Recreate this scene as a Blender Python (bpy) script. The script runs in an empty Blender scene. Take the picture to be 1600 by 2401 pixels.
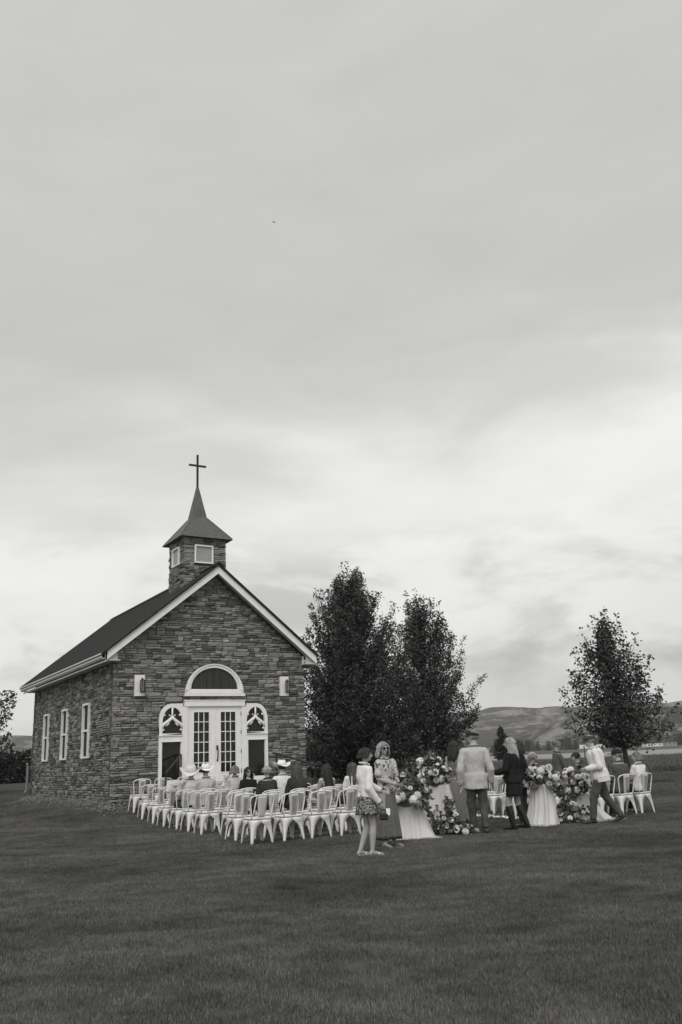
import bpy, bmesh, math, random
from mathutils import Vector, Matrix, noise as mnoise
R = math.radians
PI = math.pi
SC = bpy.context.scene
COL = SC.collection

# ------------------------------------------------------------------ camera, sky, sun, exposure
CAM_H = 1.352
cd = bpy.data.cameras.new('camera')
cam = bpy.data.objects.new('camera', cd)
COL.objects.link(cam)
cd.sensor_fit = 'HORIZONTAL'
cd.sensor_width = 24.0
cd.lens = 24.0 * 2050.0 / 1600.0
cd.clip_start = 0.1
cd.clip_end = 20000
cam.matrix_world = Matrix.Translation((0, 0, CAM_H)) @ Matrix.Rotation(PI / 2 + 0.2745, 4, 'X') @ Matrix.Rotation(-0.0419, 4, 'Z')
SC.camera = cam
SC.render.engine = 'CYCLES'
SC.cycles.use_denoising = True
SC.cycles.max_bounces = 6
SC.cycles.diffuse_bounces = 3
SC.cycles.transparent_max_bounces = 8
SC.cycles.volume_bounces = 0
SC.render.resolution_x, SC.render.resolution_y = 682, 1024
SC.view_settings.view_transform = 'Standard'
SC.view_settings.look = 'None'
SC.view_settings.exposure = 0.3
SC.view_settings.gamma = 1.0
SC.view_settings.use_curve_mapping = False

SUN_EL, SUN_ROT = R(47), R(185)        # a weak, wide sun behind the cloud, behind the camera's left shoulder
sd = bpy.data.lights.new('sun', 'SUN')
sd.energy = 1.3
sd.angle = R(38)
sd.color = (1.0, 0.985, 0.96)
sun = bpy.data.objects.new('sun', sd)
COL.objects.link(sun)
sv = Vector((math.sin(SUN_ROT) * math.cos(SUN_EL), math.cos(SUN_ROT) * math.cos(SUN_EL), math.sin(SUN_EL)))
sun.rotation_euler = sv.to_track_quat('Z', 'Y').to_euler()


class NT:
    """small helper for building node trees"""
    def __init__(s, tree):
        s.t = tree; s.n = tree.nodes; s.l = tree.links
    def add(s, kind, **kw):
        n = s.n.new(kind)
        for k, v in kw.items():
            if k.startswith('i_'):
                n.inputs[k[2:].replace('_', ' ')].default_value = v
            else:
                setattr(n, k, v)
        return n
    def link(s, a, b): s.l.new(a, b)
    def math(s, op, a, b=None, clamp=False):
        n = s.n.new('ShaderNodeMath'); n.operation = op; n.use_clamp = clamp
        for i, v in enumerate((a, b)):
            if v is None: continue
            if isinstance(v, (int, float)): n.inputs[i].default_value = v
            else: s.l.new(v, n.inputs[i])
        return n.outputs[0]
    def maprange(s, v, a, b, c, d, smooth=False):
        n = s.n.new('ShaderNodeMapRange'); n.clamp = True
        if smooth: n.interpolation_type = 'SMOOTHSTEP'
        s.l.new(v, n.inputs[0])
        for i, q in enumerate((a, b, c, d)): n.inputs[i + 1].default_value = q
        return n.outputs[0]
    def noise(s, vec, scale, detail=3, rough=.55, dist=0.0):
        n = s.n.new('ShaderNodeTexNoise')
        n.inputs['Scale'].default_value = scale; n.inputs['Detail'].default_value = detail
        n.inputs['Roughness'].default_value = rough; n.inputs['Distortion'].default_value = dist
        if vec is not None: s.l.new(vec, n.inputs['Vector'])
        return n.outputs['Fac']
    def mapping(s, vec, sc=(1, 1, 1), loc=(0, 0, 0), rot=(0, 0, 0)):
        n = s.n.new('ShaderNodeMapping')
        n.inputs['Scale'].default_value = sc; n.inputs['Location'].default_value = loc; n.inputs['Rotation'].default_value = rot
        s.l.new(vec, n.inputs['Vector'])
        return n.outputs[0]
    def grey(s, val, tint=(1.0, 0.992, 0.975)):
        c = s.n.new('ShaderNodeCombineColor')
        for i in range(3):
            s.l.new(s.math('MULTIPLY', val, tint[i]), c.inputs[i])
        return c.outputs[0]


w = bpy.data.worlds.new('World')
SC.world = w
w.use_nodes = True
nt = NT(w.node_tree)
w.node_tree.nodes.clear()
tc = nt.add('ShaderNodeTexCoord')
sep = nt.add('ShaderNodeSeparateXYZ')
nt.link(tc.outputs['Generated'], sep.inputs[0])
el = nt.math('ARCSINE', nt.math('MAXIMUM', sep.outputs[2], -0.99))
# big soft cloud forms, stretched along the horizon
m1 = nt.mapping(tc.outputs['Generated'], (1.9, 1.9, 4.5), (3.1, 0.4, 0.2))
n1 = nt.noise(m1, 1.6, 4, .5, .6)
m2 = nt.mapping(tc.outputs['Generated'], (3.4, 3.4, 10.0), (1.2, 7.3, 0.5))
n2 = nt.noise(m2, 1.7, 5, .55, .4)
elw = nt.math('ADD', el, nt.math('MULTIPLY', nt.math('SUBTRACT', n1, 0.5), 0.26))
elw = nt.math('ADD', elw, nt.math('MULTIPLY', sep.outputs[0], -0.11))
elw = nt.math('ADD', elw, nt.math('MULTIPLY', nt.math('SUBTRACT', n2, 0.5), 0.09))
rmp = nt.add('ShaderNodeValToRGB')
nt.link(nt.maprange(elw, -0.1, 1.2, 0, 1), rmp.inputs[0])
cr = rmp.color_ramp
cr.interpolation = 'B_SPLINE'
pts = [(-0.1, .55), (0.0, .70), (0.05, .73), (0.10, .75), (0.17, .79), (0.24, .80), (0.30, .73), (0.37, .56), (0.46, .49), (0.62, .495), (0.85, .515), (1.2, .52)]
while len(cr.elements) < len(pts): cr.elements.new(0.5)
for e, (a, b) in zip(cr.elements, pts):
    e.position = (a + .1) / 1.3; e.color = (b, b, b, 1)
# low dark cloud shapes near the hills, and faint mottling everywhere
m3 = nt.mapping(tc.outputs['Generated'], (4.6, 4.6, 12.0), (0.35, 2.0, 0.9))
n3 = nt.noise(m3, 1.0, 5, .6, .3)
low = nt.maprange(el, 0.02, 0.10, 0, 1, True)
low2 = nt.maprange(el, 0.16, 0.30, 1, 0, True)
dk = nt.math('MULTIPLY', nt.math('MULTIPLY', low, low2), nt.maprange(n3, .43, .66, 0, .30, True))
val = nt.math('SUBTRACT', rmp.outputs[0], dk)
m4 = nt.mapping(tc.outputs['Generated'], (2.4, 2.4, 9.0), (9, 1, 4))
val = nt.math('MULTIPLY', val, nt.maprange(nt.noise(m4, 1.6, 5, .55, .5), .25, .75, .945, 1.055))
sky = nt.add('ShaderNodeTexSky', sky_type='NISHITA', sun_disc=False, sun_elevation=SUN_EL, sun_rotation=SUN_ROT)
bw = nt.add('ShaderNodeRGBToBW')
nt.link(sky.outputs[0], bw.inputs[0])
clear = nt.math('MULTIPLY', bw.outputs[0], 0.08)
val = nt.math('ADD', nt.math('MULTIPLY', val, 0.94), nt.math('MULTIPLY', clear, 0.06))
bg = nt.add('ShaderNodeBackground')
nt.link(nt.grey(val, (1.0, 0.994, 0.982)), bg.inputs[0])
bg.inputs[1].default_value = 1.0
wo = nt.add('ShaderNodeOutputWorld')
nt.link(bg.outputs[0], wo.inputs[0])

# ------------------------------------------------------------------ materials
MATS = {}
def mk(name, v, rough=.8, var=.15, scale=6.0, bump=0.0, bscale=40.0, coord='Object', orand=0.0, irand=0.0,
       metallic=0.0, mscale=(1, 1, 1), spec=.3, trans=0.0, bdist=.01, detail=4):
    m = bpy.data.materials.new(name); m.use_nodes = True
    t = NT(m.node_tree); m.node_tree.nodes.clear()
    out = t.add('ShaderNodeOutputMaterial'); b = t.add('ShaderNodeBsdfPrincipled')
    t.link(b.outputs[0], out.inputs[0])
    if coord == 'World':
        vec = t.add('ShaderNodeNewGeometry').outputs['Position']
    else:
        vec = t.add('ShaderNodeTexCoord').outputs['Object']
    if orand and coord != 'World':
        oi0 = t.add('ShaderNodeObjectInfo')
        cx = t.add('ShaderNodeCombineXYZ'); t.link(t.math('MULTIPLY', oi0.outputs['Random'], 37.0), cx.inputs[0])
        va = t.add('ShaderNodeVectorMath', operation='ADD'); t.link(vec, va.inputs[0]); t.link(cx.outputs[0], va.inputs[1])
        vec = va.outputs[0]
    vm = t.mapping(vec, mscale)
    f = t.maprange(t.noise(vm, scale, detail), .25, .75, 1 - var, 1 + var)
    val = t.math('MULTIPLY', f, v)
    if orand:
        oi = t.add('ShaderNodeObjectInfo')
        val = t.math('MULTIPLY', val, t.maprange(oi.outputs['Random'], 0, 1, 1 - orand, 1 + orand))
    if irand:
        g = t.add('ShaderNodeNewGeometry')
        val = t.math('MULTIPLY', val, t.maprange(g.outputs['Random Per Island'], 0, 1, 1 - irand, 1 + irand))
    t.link(t.grey(val), b.inputs['Base Color'])
    b.inputs['Roughness'].default_value = rough
    b.inputs['Metallic'].default_value = metallic
    b.inputs['Specular IOR Level'].default_value = spec
    if bump:
        bn = t.add('ShaderNodeBump'); bn.inputs['Strength'].default_value = bump; bn.inputs['Distance'].default_value = bdist
        t.link(t.noise(vm, bscale, 4), bn.inputs['Height']); t.link(bn.outputs[0], b.inputs['Normal'])
    m['t'] = 1
    MATS[name] = m
    return m

def pattern(name, v0, v1, kind, scale, rough=.85, bump=.3, mscale=(1, 1, 1), lo=.45, hi=.55):
    """woven or printed cloth: two greys mixed by a procedural print"""
    m = mk(name, 1.0, rough, .06, 5, bump, 60)
    t = NT(m.node_tree)
    b = [n for n in m.node_tree.nodes if n.type == 'BSDF_PRINCIPLED'][0]
    vec = t.mapping(t.add('ShaderNodeTexCoord').outputs['Object'], mscale)
    if kind == 'blotch':
        f = t.maprange(t.noise(vec, scale, 2, .5), lo, hi, 0, 1)
    elif kind == 'bands':
        n = t.add('ShaderNodeTexWave', wave_type='BANDS', bands_direction='Z')
        n.inputs['Scale'].default_value = scale; n.inputs['Distortion'].default_value = 1.6; n.inputs['Detail'].default_value = 1
        n.inputs['Detail Scale'].default_value = 6
        t.link(vec, n.inputs[0]); f = t.maprange(n.outputs['Fac'], lo, hi, 0, 1)
    elif kind == 'cells':
        n = t.add('ShaderNodeTexVoronoi'); n.inputs['Scale'].default_value = scale
        t.link(vec, n.inputs['Vector']); f = t.maprange(n.outputs['Distance'], lo, hi, 0, 1)
    val = t.maprange(f, 0, 1, v0, v1)
    t.link(t.grey(val), b.inputs['Base Color'])
    return m

def glassy(name, v=.013, rough=.06):
    m = mk(name, v, rough, .1, 3, spec=.35)
    return m

STONE = mk('stone', .200, .9, .32, 6.0, .8, 26, orand=.62, irand=.55, bdist=.025)
STONEM = mk('stone_joint', .07, .95, .3, 9, .6, 30)
STONEB = mk('stone_mass', .200, .9, .32, 6.0, .8, 26, irand=.62, bdist=.025)
ROOF = mk('roof_metal', .020, .75, .12, 3, .1, 30, spec=.25)
PAINT = mk('white_paint', .78, .45, .05, 4, .06, 60)
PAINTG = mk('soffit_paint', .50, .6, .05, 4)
DULL = mk('gutter_paint', .58, .4, .06, 4)
BLACK = mk('black_metal', .02, .45, .2, 9)
GLASS = glassy('dark_glass')
GLASSF = mk('frosted_glass', .30, .3, .08, 2.5)
SCREEN = mk('dark_reflection_glass', .022, .5, .3, 6, spec=.08)  # side panes: dark tree reflection put into the colour, mirror sheen cut down
CURT = mk('curtained_glass', .030, .22, .75, 9, mscale=(4, 1, .15))
BOARD = mk('weathered_copper', .095, .55, .45, 3.0, .15, 20, mscale=(6, 6, .6), metallic=0.0, spec=.4)
BARK = mk('bark', .06, .95, .3, 12, .9, 18, mscale=(1, 1, .3), bdist=.03)
LEAF = mk('maple_leaf', .064, .7, .45, 1.1, irand=.5, spec=.25)
LEAFB = mk('leaf_light', .052, .7, .25, 2.5, irand=.5, spec=.25)
CONIF = mk('conifer_leaf', .030, .8, .25, 2.5, irand=.5)
HEDGE = mk('hedge_leaf', .040, .85, .25, 1.5, irand=.5)
CHAIRW = mk('white_metal', .80, .38, .06, 7, .05, 50, orand=.05, spec=.5)
CHAIRG = mk('white_metal_shaded', .60, .34, .07, 7, .05, 50, orand=.06, spec=.5)  # darker copy of the chair white; the splat's shade is in the colour
CLOTH = mk('ivory_cloth', .62, .9, .07, 4, .25, 160)
PETW = mk('petal_white', .80, .7, .10, 20, orand=.14)
PETG = mk('petal_blush', .50, .7, .15, 20, orand=.30)
PETD = mk('petal_dark', .16, .7, .2, 20, orand=.3)
CENT = mk('flower_centre', .05, .9, .3, 30)
FOL = mk('bouquet_leaf', .10, .6, .3, 8, irand=.5)
SKIN = mk('skin', .36, .55, .07, 9, .05, 60, orand=.08)
HAIRD = mk('hair_dark', .028, .5, .5, 12, .6, 40, mscale=(3, 3, .4), irand=.35)
HAIRB = mk('hair_brown', .07, .5, .45, 12, .6, 40, mscale=(3, 3, .4), irand=.4)
HAIRL = mk('hair_blonde', .33, .5, .35, 12, .6, 40, mscale=(3, 3, .4), irand=.35)
HAIRG = mk('hair_ash', .17, .5, .4, 12, .6, 40, mscale=(3, 3, .4), irand=.4)
WSHIRT = mk('white_shirt', .74, .9, .07, 5, .35, 22)
LSHIRT = mk('pale_shirt', .50, .9, .08, 5, .35, 22)
GSHIRT = mk('grey_shirt', .085, .9, .12, 5, .35, 22)
BLAZER = mk('linen_blazer', .47, .92, .09, 60, .4, 26)
DENIM = mk('denim', .075, .9, .35, 7, .5, 20)
DTROU = mk('dark_trousers', .035, .9, .2, 7, .4, 20)
BDRESS = mk('black_cloth', .014, .95, .2, 7, .4, 20)
BOOT = mk('boot_leather', .018, .42, .3, 9, .4, 18)
SHOE = mk('shoe_leather', .04, .5, .2, 9)
SATIN = mk('satin', .17, .42, .15, 6, .1, 12, mscale=(2, 2, .3))
STRAW = mk('straw_hat', .82, .8, .06, 8, .15, 70)
STRAWT = mk('tan_hat', .66, .8, .08, 8, .15, 70)
CAPD = mk('cap_dark', .022, .9, .2, 12, .2, 60)
CAPG = mk('cap_tweed', .05, .9, .4, 40, .3, 80)
LEOP = pattern('leopard_print', .035, .30, 'blotch', 40, lo=.46, hi=.56)
FLORAL = pattern('floral_print', .50, .09, 'blotch', 17, lo=.53, hi=.60)
STRIPE = pattern('stripe_knit', .016, .060, 'bands', 9.0, lo=.55, hi=.8)
BANDED = pattern('banded_print', .045, .15, 'cells', 26, mscale=(1, 1, 2.0), lo=.22, hi=.34)
PALEP = pattern('pale_print', .56, .24, 'bands', 3.5, mscale=(4, 4, 1.5), lo=.6, hi=.85)
GRAVEL = mk('gravel', .20, .95, .3, 12, .8, 60, irand=.45)
TRACK = mk('dirt_track', .30, .95, .25, 2.0, .6, 30, coord='World')
PLASTIC = mk('phone_black', .012, .25, .1, 9)
PAPER = mk('paper', .75, .8, .04, 9)
FARW = mk('far_white', .70, .7, .08, 1)
FARD = mk('far_dark', .06, .8, .3, 1)
WOODP = mk('post_wood', .10, .95, .3, 6, .5, 30)

def lawn_material(name, base, amp, fine):
    m = bpy.data.materials.new(name); m.use_nodes = True
    t = NT(m.node_tree); m.node_tree.nodes.clear()
    out = t.add('ShaderNodeOutputMaterial'); b = t.add('ShaderNodeBsdfPrincipled'); t.link(b.outputs[0], out.inputs[0])
    g = t.add('ShaderNodeNewGeometry'); pos = g.outputs['Position']
    a = t.noise(t.mapping(pos, (.7, 1.0, .0)), .55, 4, .6, .5)
    c = t.noise(t.mapping(pos, (1, 1.3, 0)), 2.2, 4, .6)
    v = t.math('MULTIPLY', t.maprange(a, .3, .7, 1 - amp, 1 + amp), t.maprange(c, .3, .7, 1 - amp * .8, 1 + amp * .8))
    v = t.math('MULTIPLY', v, base)
    if fine:
        v = t.math('MULTIPLY', v, t.maprange(t.noise(pos, 45, 3), .3, .7, .75, 1.25))
    else:
        v = t.math('MULTIPLY', v, t.maprange(g.outputs['Random Per Island'], 0, 1, .42, 1.58))
    t.link(t.grey(v), b.inputs['Base Color'])
    b.inputs['Roughness'].default_value = .85; b.inputs['Specular IOR Level'].default_value = .15
    if fine:
        bn = t.add('ShaderNodeBump'); bn.inputs['Strength'].default_value = .8; bn.inputs['Distance'].default_value = .03
        t.link(t.noise(pos, 30, 4), bn.inputs['Height']); t.link(bn.outputs[0], b.inputs['Normal'])
    return m
LAWN = lawn_material('lawn_turf', .072, .36, True)
BLADE = lawn_material('lawn_blade', .130, .37, False)
MEADOW = lawn_material('rough_meadow', .105, .22, True)
TALL = lawn_material('tall_grass', .125, .2, False)
FIELD = lawn_material('dry_field', .30, .10, True)

def hill_material():
    m = bpy.data.materials.new('hillside'); m.use_nodes = True
    t = NT(m.node_tree); m.node_tree.nodes.clear()
    out = t.add('ShaderNodeOutputMaterial'); b = t.add('ShaderNodeBsdfPrincipled'); t.link(b.outputs[0], out.inputs[0])
    pos = t.add('ShaderNodeNewGeometry').outputs['Position']
    a = t.noise(t.mapping(pos, (1, .6, 3.0)), .0060, 8, .70, .8)
    c = t.noise(t.mapping(pos, (1, .5, 2)), .035, 6, .75)
    f = t.maprange(t.math('ADD', a, t.math('MULTIPLY', t.math('SUBTRACT', c, .5), .42)), .48, .62, 0, 1, True)
    v = t.maprange(f, 0, 1, .040, .23)
    v = t.math('MULTIPLY', v, t.maprange(t.noise(pos, .11, 4, .7), .3, .7, .6, 1.4))
    t.link(t.grey(v), b.inputs['Base Color']); b.inputs['Roughness'].default_value = 1; b.inputs['Specular IOR Level'].default_value = 0
    return m
HILL = hill_material()

# ------------------------------------------------------------------ mesh building
def sstep(a, b, x):
    t = max(0.0, min(1.0, (x - a) / (b - a))); return t * t * (3 - 2 * t)

class MB:
    """collects verts and faces and links them as ONE mesh object"""
    def __init__(s): s.v = []; s.f = []
    def quad(s, a, b, c, d):
        i = len(s.v); s.v += [Vector(a), Vector(b), Vector(c), Vector(d)]; s.f.append((i, i + 1, i + 2, i + 3)); return s
    def tri(s, a, b, c):
        i = len(s.v); s.v += [Vector(a), Vector(b), Vector(c)]; s.f.append((i, i + 1, i + 2)); return s
    def box(s, x0, x1, y0, y1, z0, z1, M=None):
        i = len(s.v)
        P = [Vector(p) for p in ((x0, y0, z0), (x1, y0, z0), (x1, y1, z0), (x0, y1, z0), (x0, y0, z1), (x1, y0, z1), (x1, y1, z1), (x0, y1, z1))]
        s.v += [M @ p for p in P] if M else P
        for f in ((0, 3, 2, 1), (4, 5, 6, 7), (0, 1, 5, 4), (1, 2, 6, 5), (2, 3, 7, 6), (3, 0, 4, 7)):
            s.f.append(tuple(i + k for k in f))
        return s
    def loft(s, rings, close=True, cap=True):
        n = len(rings[0]); i = len(s.v)
        for r in rings: s.v += [Vector(p) for p in r]
        for k in range(len(rings) - 1):
            for j in range(n if close else n - 1):
                a = i + k * n + j; b = i + k * n + (j + 1) % n
                s.f.append((a, b, b + n, a + n))
        if cap:
            s.f.append(tuple(i + j for j in reversed(range(n))))
            s.f.append(tuple(i + (len(rings) - 1) * n + j for j in range(n)))
        return s
    def tube(s, path, rad, n=8, cap=True, flat=None, up=None):
        path = [Vector(p) for p in path]
        if not isinstance(rad, (list, tuple)): rad = [rad] * len(path)
        rings = []; prev = None
        for k, p in enumerate(path):
            d = (path[min(k + 1, len(path) - 1)] - path[max(k - 1, 0)])
            if d.length < 1e-9: d = Vector((0, 0, 1))
            d.normalize()
            if prev is None:
                ref = Vector(up) if up else (Vector((0, 0, 1)) if abs(d.z) < .9 else Vector((0, 1, 0)))
            else: ref = prev
            u = (ref - d * ref.dot(d))
            if u.length < 1e-6: u = d.orthogonal()
            u.normalize(); prev = u
            v2 = d.cross(u)
            fl = flat if flat else 1.0
            rings.append([p + (u * math.cos(2 * PI * j / n) * rad[k] + v2 * math.sin(2 * PI * j / n) * rad[k] * fl) for j in range(n)])
        return s.loft(rings, True, cap)
    def caps(s, p0, p1, r0, r1, n=10, flat=1.0, up=None, e0=True, e1=True):
        """tapered limb with round or flat ends"""
        p0 = Vector(p0); p1 = Vector(p1); d = p1 - p0; L = d.length
        d = d / L if L > 1e-9 else Vector((0, 0, 1))
        path = []; rad = []
        if e0:
            for a in (-1.35, -1.0, -.55): path.append(p0 + d * math.sin(a) * r0); rad.append(r0 * math.cos(a))
        path.append(p0); rad.append(r0)
        path.append(p1); rad.append(r1)
        if e1:
            for a in (.55, 1.0, 1.35): path.append(p1 + d * math.sin(a) * r1); rad.append(r1 * math.cos(a))
        return s.tube(path, rad, n, True, flat, up)
    def ell(s, c, rx, ry, rz, n=12, m=8, M=None):
        rings = []
        for k in range(m + 1):
            a = -PI / 2 + PI * (k if 0 < k < m else (k + (.12 if k == 0 else -.12))) / m
            ring = [Vector((math.cos(a) * rx * math.cos(2 * PI * j / n), math.cos(a) * ry * math.sin(2 * PI * j / n), math.sin(a) * rz)) for j in range(n)]
            if M: ring = [M @ p for p in ring]
            rings.append([p + Vector(c) for p in ring])
        return s.loft(rings)
    def mesh(s, name, mat, smooth=False):
        me = bpy.data.meshes.new(name)
        me.from_pydata([tuple(p) for p in s.v], [], s.f)
        if mat: me.materials.append(mat)
        if smooth: me.polygons.foreach_set('use_smooth', [True] * len(me.polygons))
        me.update(); return me
    def build(s, name, mat, parent=None, smooth=False):
        return put(name, s.mesh(name, mat, smooth), parent)

def put(name, mesh, parent=None):
    o = bpy.data.objects.new(name, mesh); COL.objects.link(o)
    if parent is not None: o.parent = parent
    return o
def thing(name, label, cat, loc=(0, 0, 0), rz=0.0, group=None):
    o = bpy.data.objects.new(name, None); COL.objects.link(o)
    o.location = loc; o.rotation_euler = (0, 0, rz); o.empty_display_size = .2
    return tag(o, label, cat, group)
def tag(o, label=None, cat=None, group=None, kind=None):
    if label: o['label'] = label
    if cat: o['category'] = cat
    if group: o['group'] = group
    if kind: o['kind'] = kind
    return o

LATER = []          # meshes that still carry a remesh or solidify modifier
def later(o, folds=0.0, freq=12.0):
    LATER.append((o, folds, freq)); return o
def voxel(o, size, folds=0.0, freq=12.0):
    m = o.modifiers.new('r', 'REMESH'); m.mode = 'VOXEL'; m.voxel_size = size; m.use_smooth_shade = True
    sm = o.modifiers.new('s', 'SMOOTH'); sm.factor = .5; sm.iterations = 2
    return later(o, folds, freq)
def finish_later():
    bpy.context.view_layer.update()
    dg = bpy.context.evaluated_depsgraph_get()
    new = [(o, bpy.data.meshes.new_from_object(o.evaluated_get(dg)), f, q) for o, f, q in LATER]
    for o, me, f, q in new:
        old = o.data; o.modifiers.clear(); me.name = old.name; o.data = me
        for other in [x for x in COL.objects if x.data == old]: other.data = me
        if f:
            nr = [v.normal.copy() for v in me.vertices]
            for v, n in zip(me.vertices, nr):
                c = v.co
                d = mnoise.noise(Vector((c.x * q, c.y * q, c.z * q * .55))) + .5 * mnoise.noise(Vector((c.x * q * 2.1 + 5, c.y * q * 2.1, c.z * q * 1.3)))
                v.co = c + n * d * f
            me.update()
    LATER.clear()

# ------------------------------------------------------------------ the ground
YAW = 0.5423
CHX, CHY = -3.7786, 25.0797
CU, SU = math.cos(YAW), math.sin(YAW)
HW, LEN = 2.852, 9.99
def uv2xy(u, v): return CHX + u * CU - v * SU, CHY + u * SU + v * CU
def xy2uv(x, y):
    dx, dy = x - CHX, y - CHY
    return dx * CU + dy * SU, -dx * SU + dy * CU
def church_dist(x, y):
    u, v = xy2uv(x, y)
    dx = max(abs(u) - HW, 0); dy = max(-v, v - LEN, 0)
    return math.hypot(dx, dy)
def gz(x, y):
    d = church_dist(x, y)
    m = .47 * math.exp(-d / 1.15) + .06 * math.exp(-d / 6.0)
    left = .92 * sstep(30, 52, y + .25 * x) * sstep(-8.5, -14, x)
    back = .20 * sstep(36, 60, y)
    z = m + max(left, back) * (1 - m / .6)
    if y < 46: z += .012 * mnoise.noise(Vector((x * .35, y * .35, 0)))
    return z

def ground_strip(name, y0, y1, ny, half, nx, mat, zoff=0.0, tilt=0.0):
    b = MB(); n = nx + 1
    for j in range(ny + 1):
        y = y0 + (y1 - y0) * (j / ny)
        hw0 = half(y) if callable(half) else half
        for i in range(n):
            x = -hw0 + 2 * hw0 * i / nx
            yy = y + tilt * x * sstep(40, 46, y)
            b.v.append(Vector((x, yy, gz(x, yy) + zoff)))
    for j in range(ny):
        for i in range(nx):
            a = j * n + i; b.f.append((a, a + 1, a + n + 1, a + n))
    o = b.build(name, mat, None, True)
    return tag(o, kind='structure')
ground_strip('lawn', -6, 46, 104, 60, 240, LAWN)
ground_strip('meadow', 46, 86, 24, 130, 120, MEADOW, 0, .0)
ground_strip('field', 86, 240, 10, 330, 40, FIELD, 0, .0)
ground_strip('road', 240, 262, 2, 700, 40, mk('ditch_bank', .075, .95, .3, .2, coord='World'), 0)
ground_strip('valley_floor', 262, 4200, 14, 4200, 30, mk('valley_grass', .085, .95, .35, .02, coord='World'), 0)

def track():
    b = MB()
    pts = [(-30, 36.5), (-24, 35.6), (-19, 34.7), (-15.5, 34.1), (-13.2, 34.6)]
    L = []; Rr = []
    for k in range(33):
        t = k / 32 * (len(pts) - 1); i = min(int(t), len(pts) - 2); f = t - i
        x = pts[i][0] * (1 - f) + pts[i + 1][0] * f; y = pts[i][1] * (1 - f) + pts[i + 1][1] * f
        w0 = .75 + .25 * math.sin(k * 1.3)
        L.append((x, y - w0)); Rr.append((x, y + w0))
    for k in range(32):
        q = [L[k], L[k + 1], Rr[k + 1], Rr[k]]
        b.quad(*[(x, y, gz(x, y) + .02) for x, y in q])
    tag(b.build('path', TRACK), kind='structure')
track()

# hills: height fields at their real distance
def hills(name, r0, r1, nr, azl, azh, na, hfun):
    b = MB()
    for j in range(nr + 1):
        r = r0 + (r1 - r0) * j / nr
        for i in range(na + 1):
            a = azl + (azh - azl) * i / na
            x = r * math.sin(a); y = r * math.cos(a)
            b.v.append(Vector((x, y, hfun(x, y, a, (r - r0) / (r1 - r0)))))
    n = na + 1
    for j in range(nr):
        for i in range(na):
            q = j * n + i; b.f.append((q, q + 1, q + n + 1, q + n))
    tag(b.build(name, HILL, None, True), kind='structure')
def fbm(x, y, f, o=4):
    s = 0; a = 1
    for k in range(o):
        s += a * mnoise.noise(Vector((x * f, y * f, k * 7.3))); f *= 2.03; a *= .5
    return s
def h_far(x, y, a, t):
    prof = 124 + 15 * math.sin(a * 5.0 + .6) - 22 * sstep(.30, -.10, a) * sstep(-.30, -.05, a) + 8 * sstep(.05, .2, a)
    h = prof * sstep(0, .62, t) * (1 - .15 * sstep(.7, 1, t))
    return h * (1 + .16 * fbm(x, y, .0022)) + 16 * fbm(x + 900, y, .006) * sstep(0, .3, t) - 3
def h_near(x, y, a, t):
    prof = 6 + 78 * sstep(.11, .33, a) + 70 * sstep(.30, .52, a) + 30 * sstep(-.27, -.5, a)
    prof *= (1 + .25 * math.sin(a * 31))
    k = sstep(0, .75, t) * (1 - sstep(.85, 1, t) * .9)
    return prof * k * (1 + .35 * fbm(x, y, .004)) + 9 * fbm(x, y + 300, .011) * k - 3
hills('hills', 2100, 4000, 70, -.62, .62, 220, h_far)
hills('foothills', 1150, 2060, 50, -.62, .62, 220, h_near)

# ------------------------------------------------------------------ the chapel
CH = thing('chapel', 'small grey stone chapel with white trim, dark roof and steeple cross', 'chapel', (CHX, CHY, 0), YAW)
Z0 = .50                                   # bottom of the stone walls
SLOPE = (6.874 - 4.335) / 3.158
EAVE_Z = 4.08
def roof_z(u): return 6.874 - abs(u) * SLOPE   # top of the fascia boards
def gable_z(u): return min(roof_z(u) - .20, 9)
# openings on the front wall as functions: u-range blocked at height z
AR_C, AR_R0, AR_Z = 0.0, .889, 3.177
def front_block(z):
    out = []
    if Z0 <= z < 3.06: out.append((-.90, .90))
    if Z0 + .2 <= z < 2.56: out.append((-1.62, 1.62))
    elif 2.56 <= z < 2.98:
        e = 1.62 - .36 * (1 - math.sqrt(max(0, 1 - ((z - 2.56) / .42) ** 2)))
        out.append((-e, e))
    if AR_Z - .02 <= z < 3.26: out.append((-.905, .905))
    elif 3.26 <= z < 4.08:
        e = .875 * math.sqrt(max(0, 1 - ((z - 3.26) / .82) ** 2)); out.append((-e, e))
    if 3.18 <= z < 3.745: out += [(-2.33, -2.05), (2.05, 2.33)]
    return out
W_C = [2.744 + 2.535 * i for i in range(3)]
W_H = .34
def side_block(z):
    return [(c - W_H, c + W_H) for c in W_C] if 1.646 <= z < 3.19 else []

wall = MB()
T = .0
# backing walls: front with gable, sides, rear
fr = [(-HW, Z0), (HW, Z0), (HW, EAVE_Z + .3), (0, roof_z(0) - .06), (-HW, EAVE_Z + .3)]
def prism(b, poly, y0, y1):
    n = len(poly); i = len(b.v)
    b.v += [Vector((p[0], y0, p[1])) for p in poly] + [Vector((p[0], y1, p[1])) for p in poly]
    b.f.append(tuple(i + k for k in range(n))); b.f.append(tuple(i + n + k for k in reversed(range(n))))
    for k in range(n):
        a, c = i + k, i + (k + 1) % n; b.f.append((a, a + n, c + n, c))
prism(wall, fr, .045, .30)
prism(wall, fr, LEN - .3, LEN - .045)
wall.box(-HW + .045, -HW + .30, .3, LEN - .3, Z0, EAVE_Z)
wall.box(HW - .30, HW - .045, .3, LEN - .3, Z0, EAVE_Z)
WALL = wall.build('wall', STONEM, CH)

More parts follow.
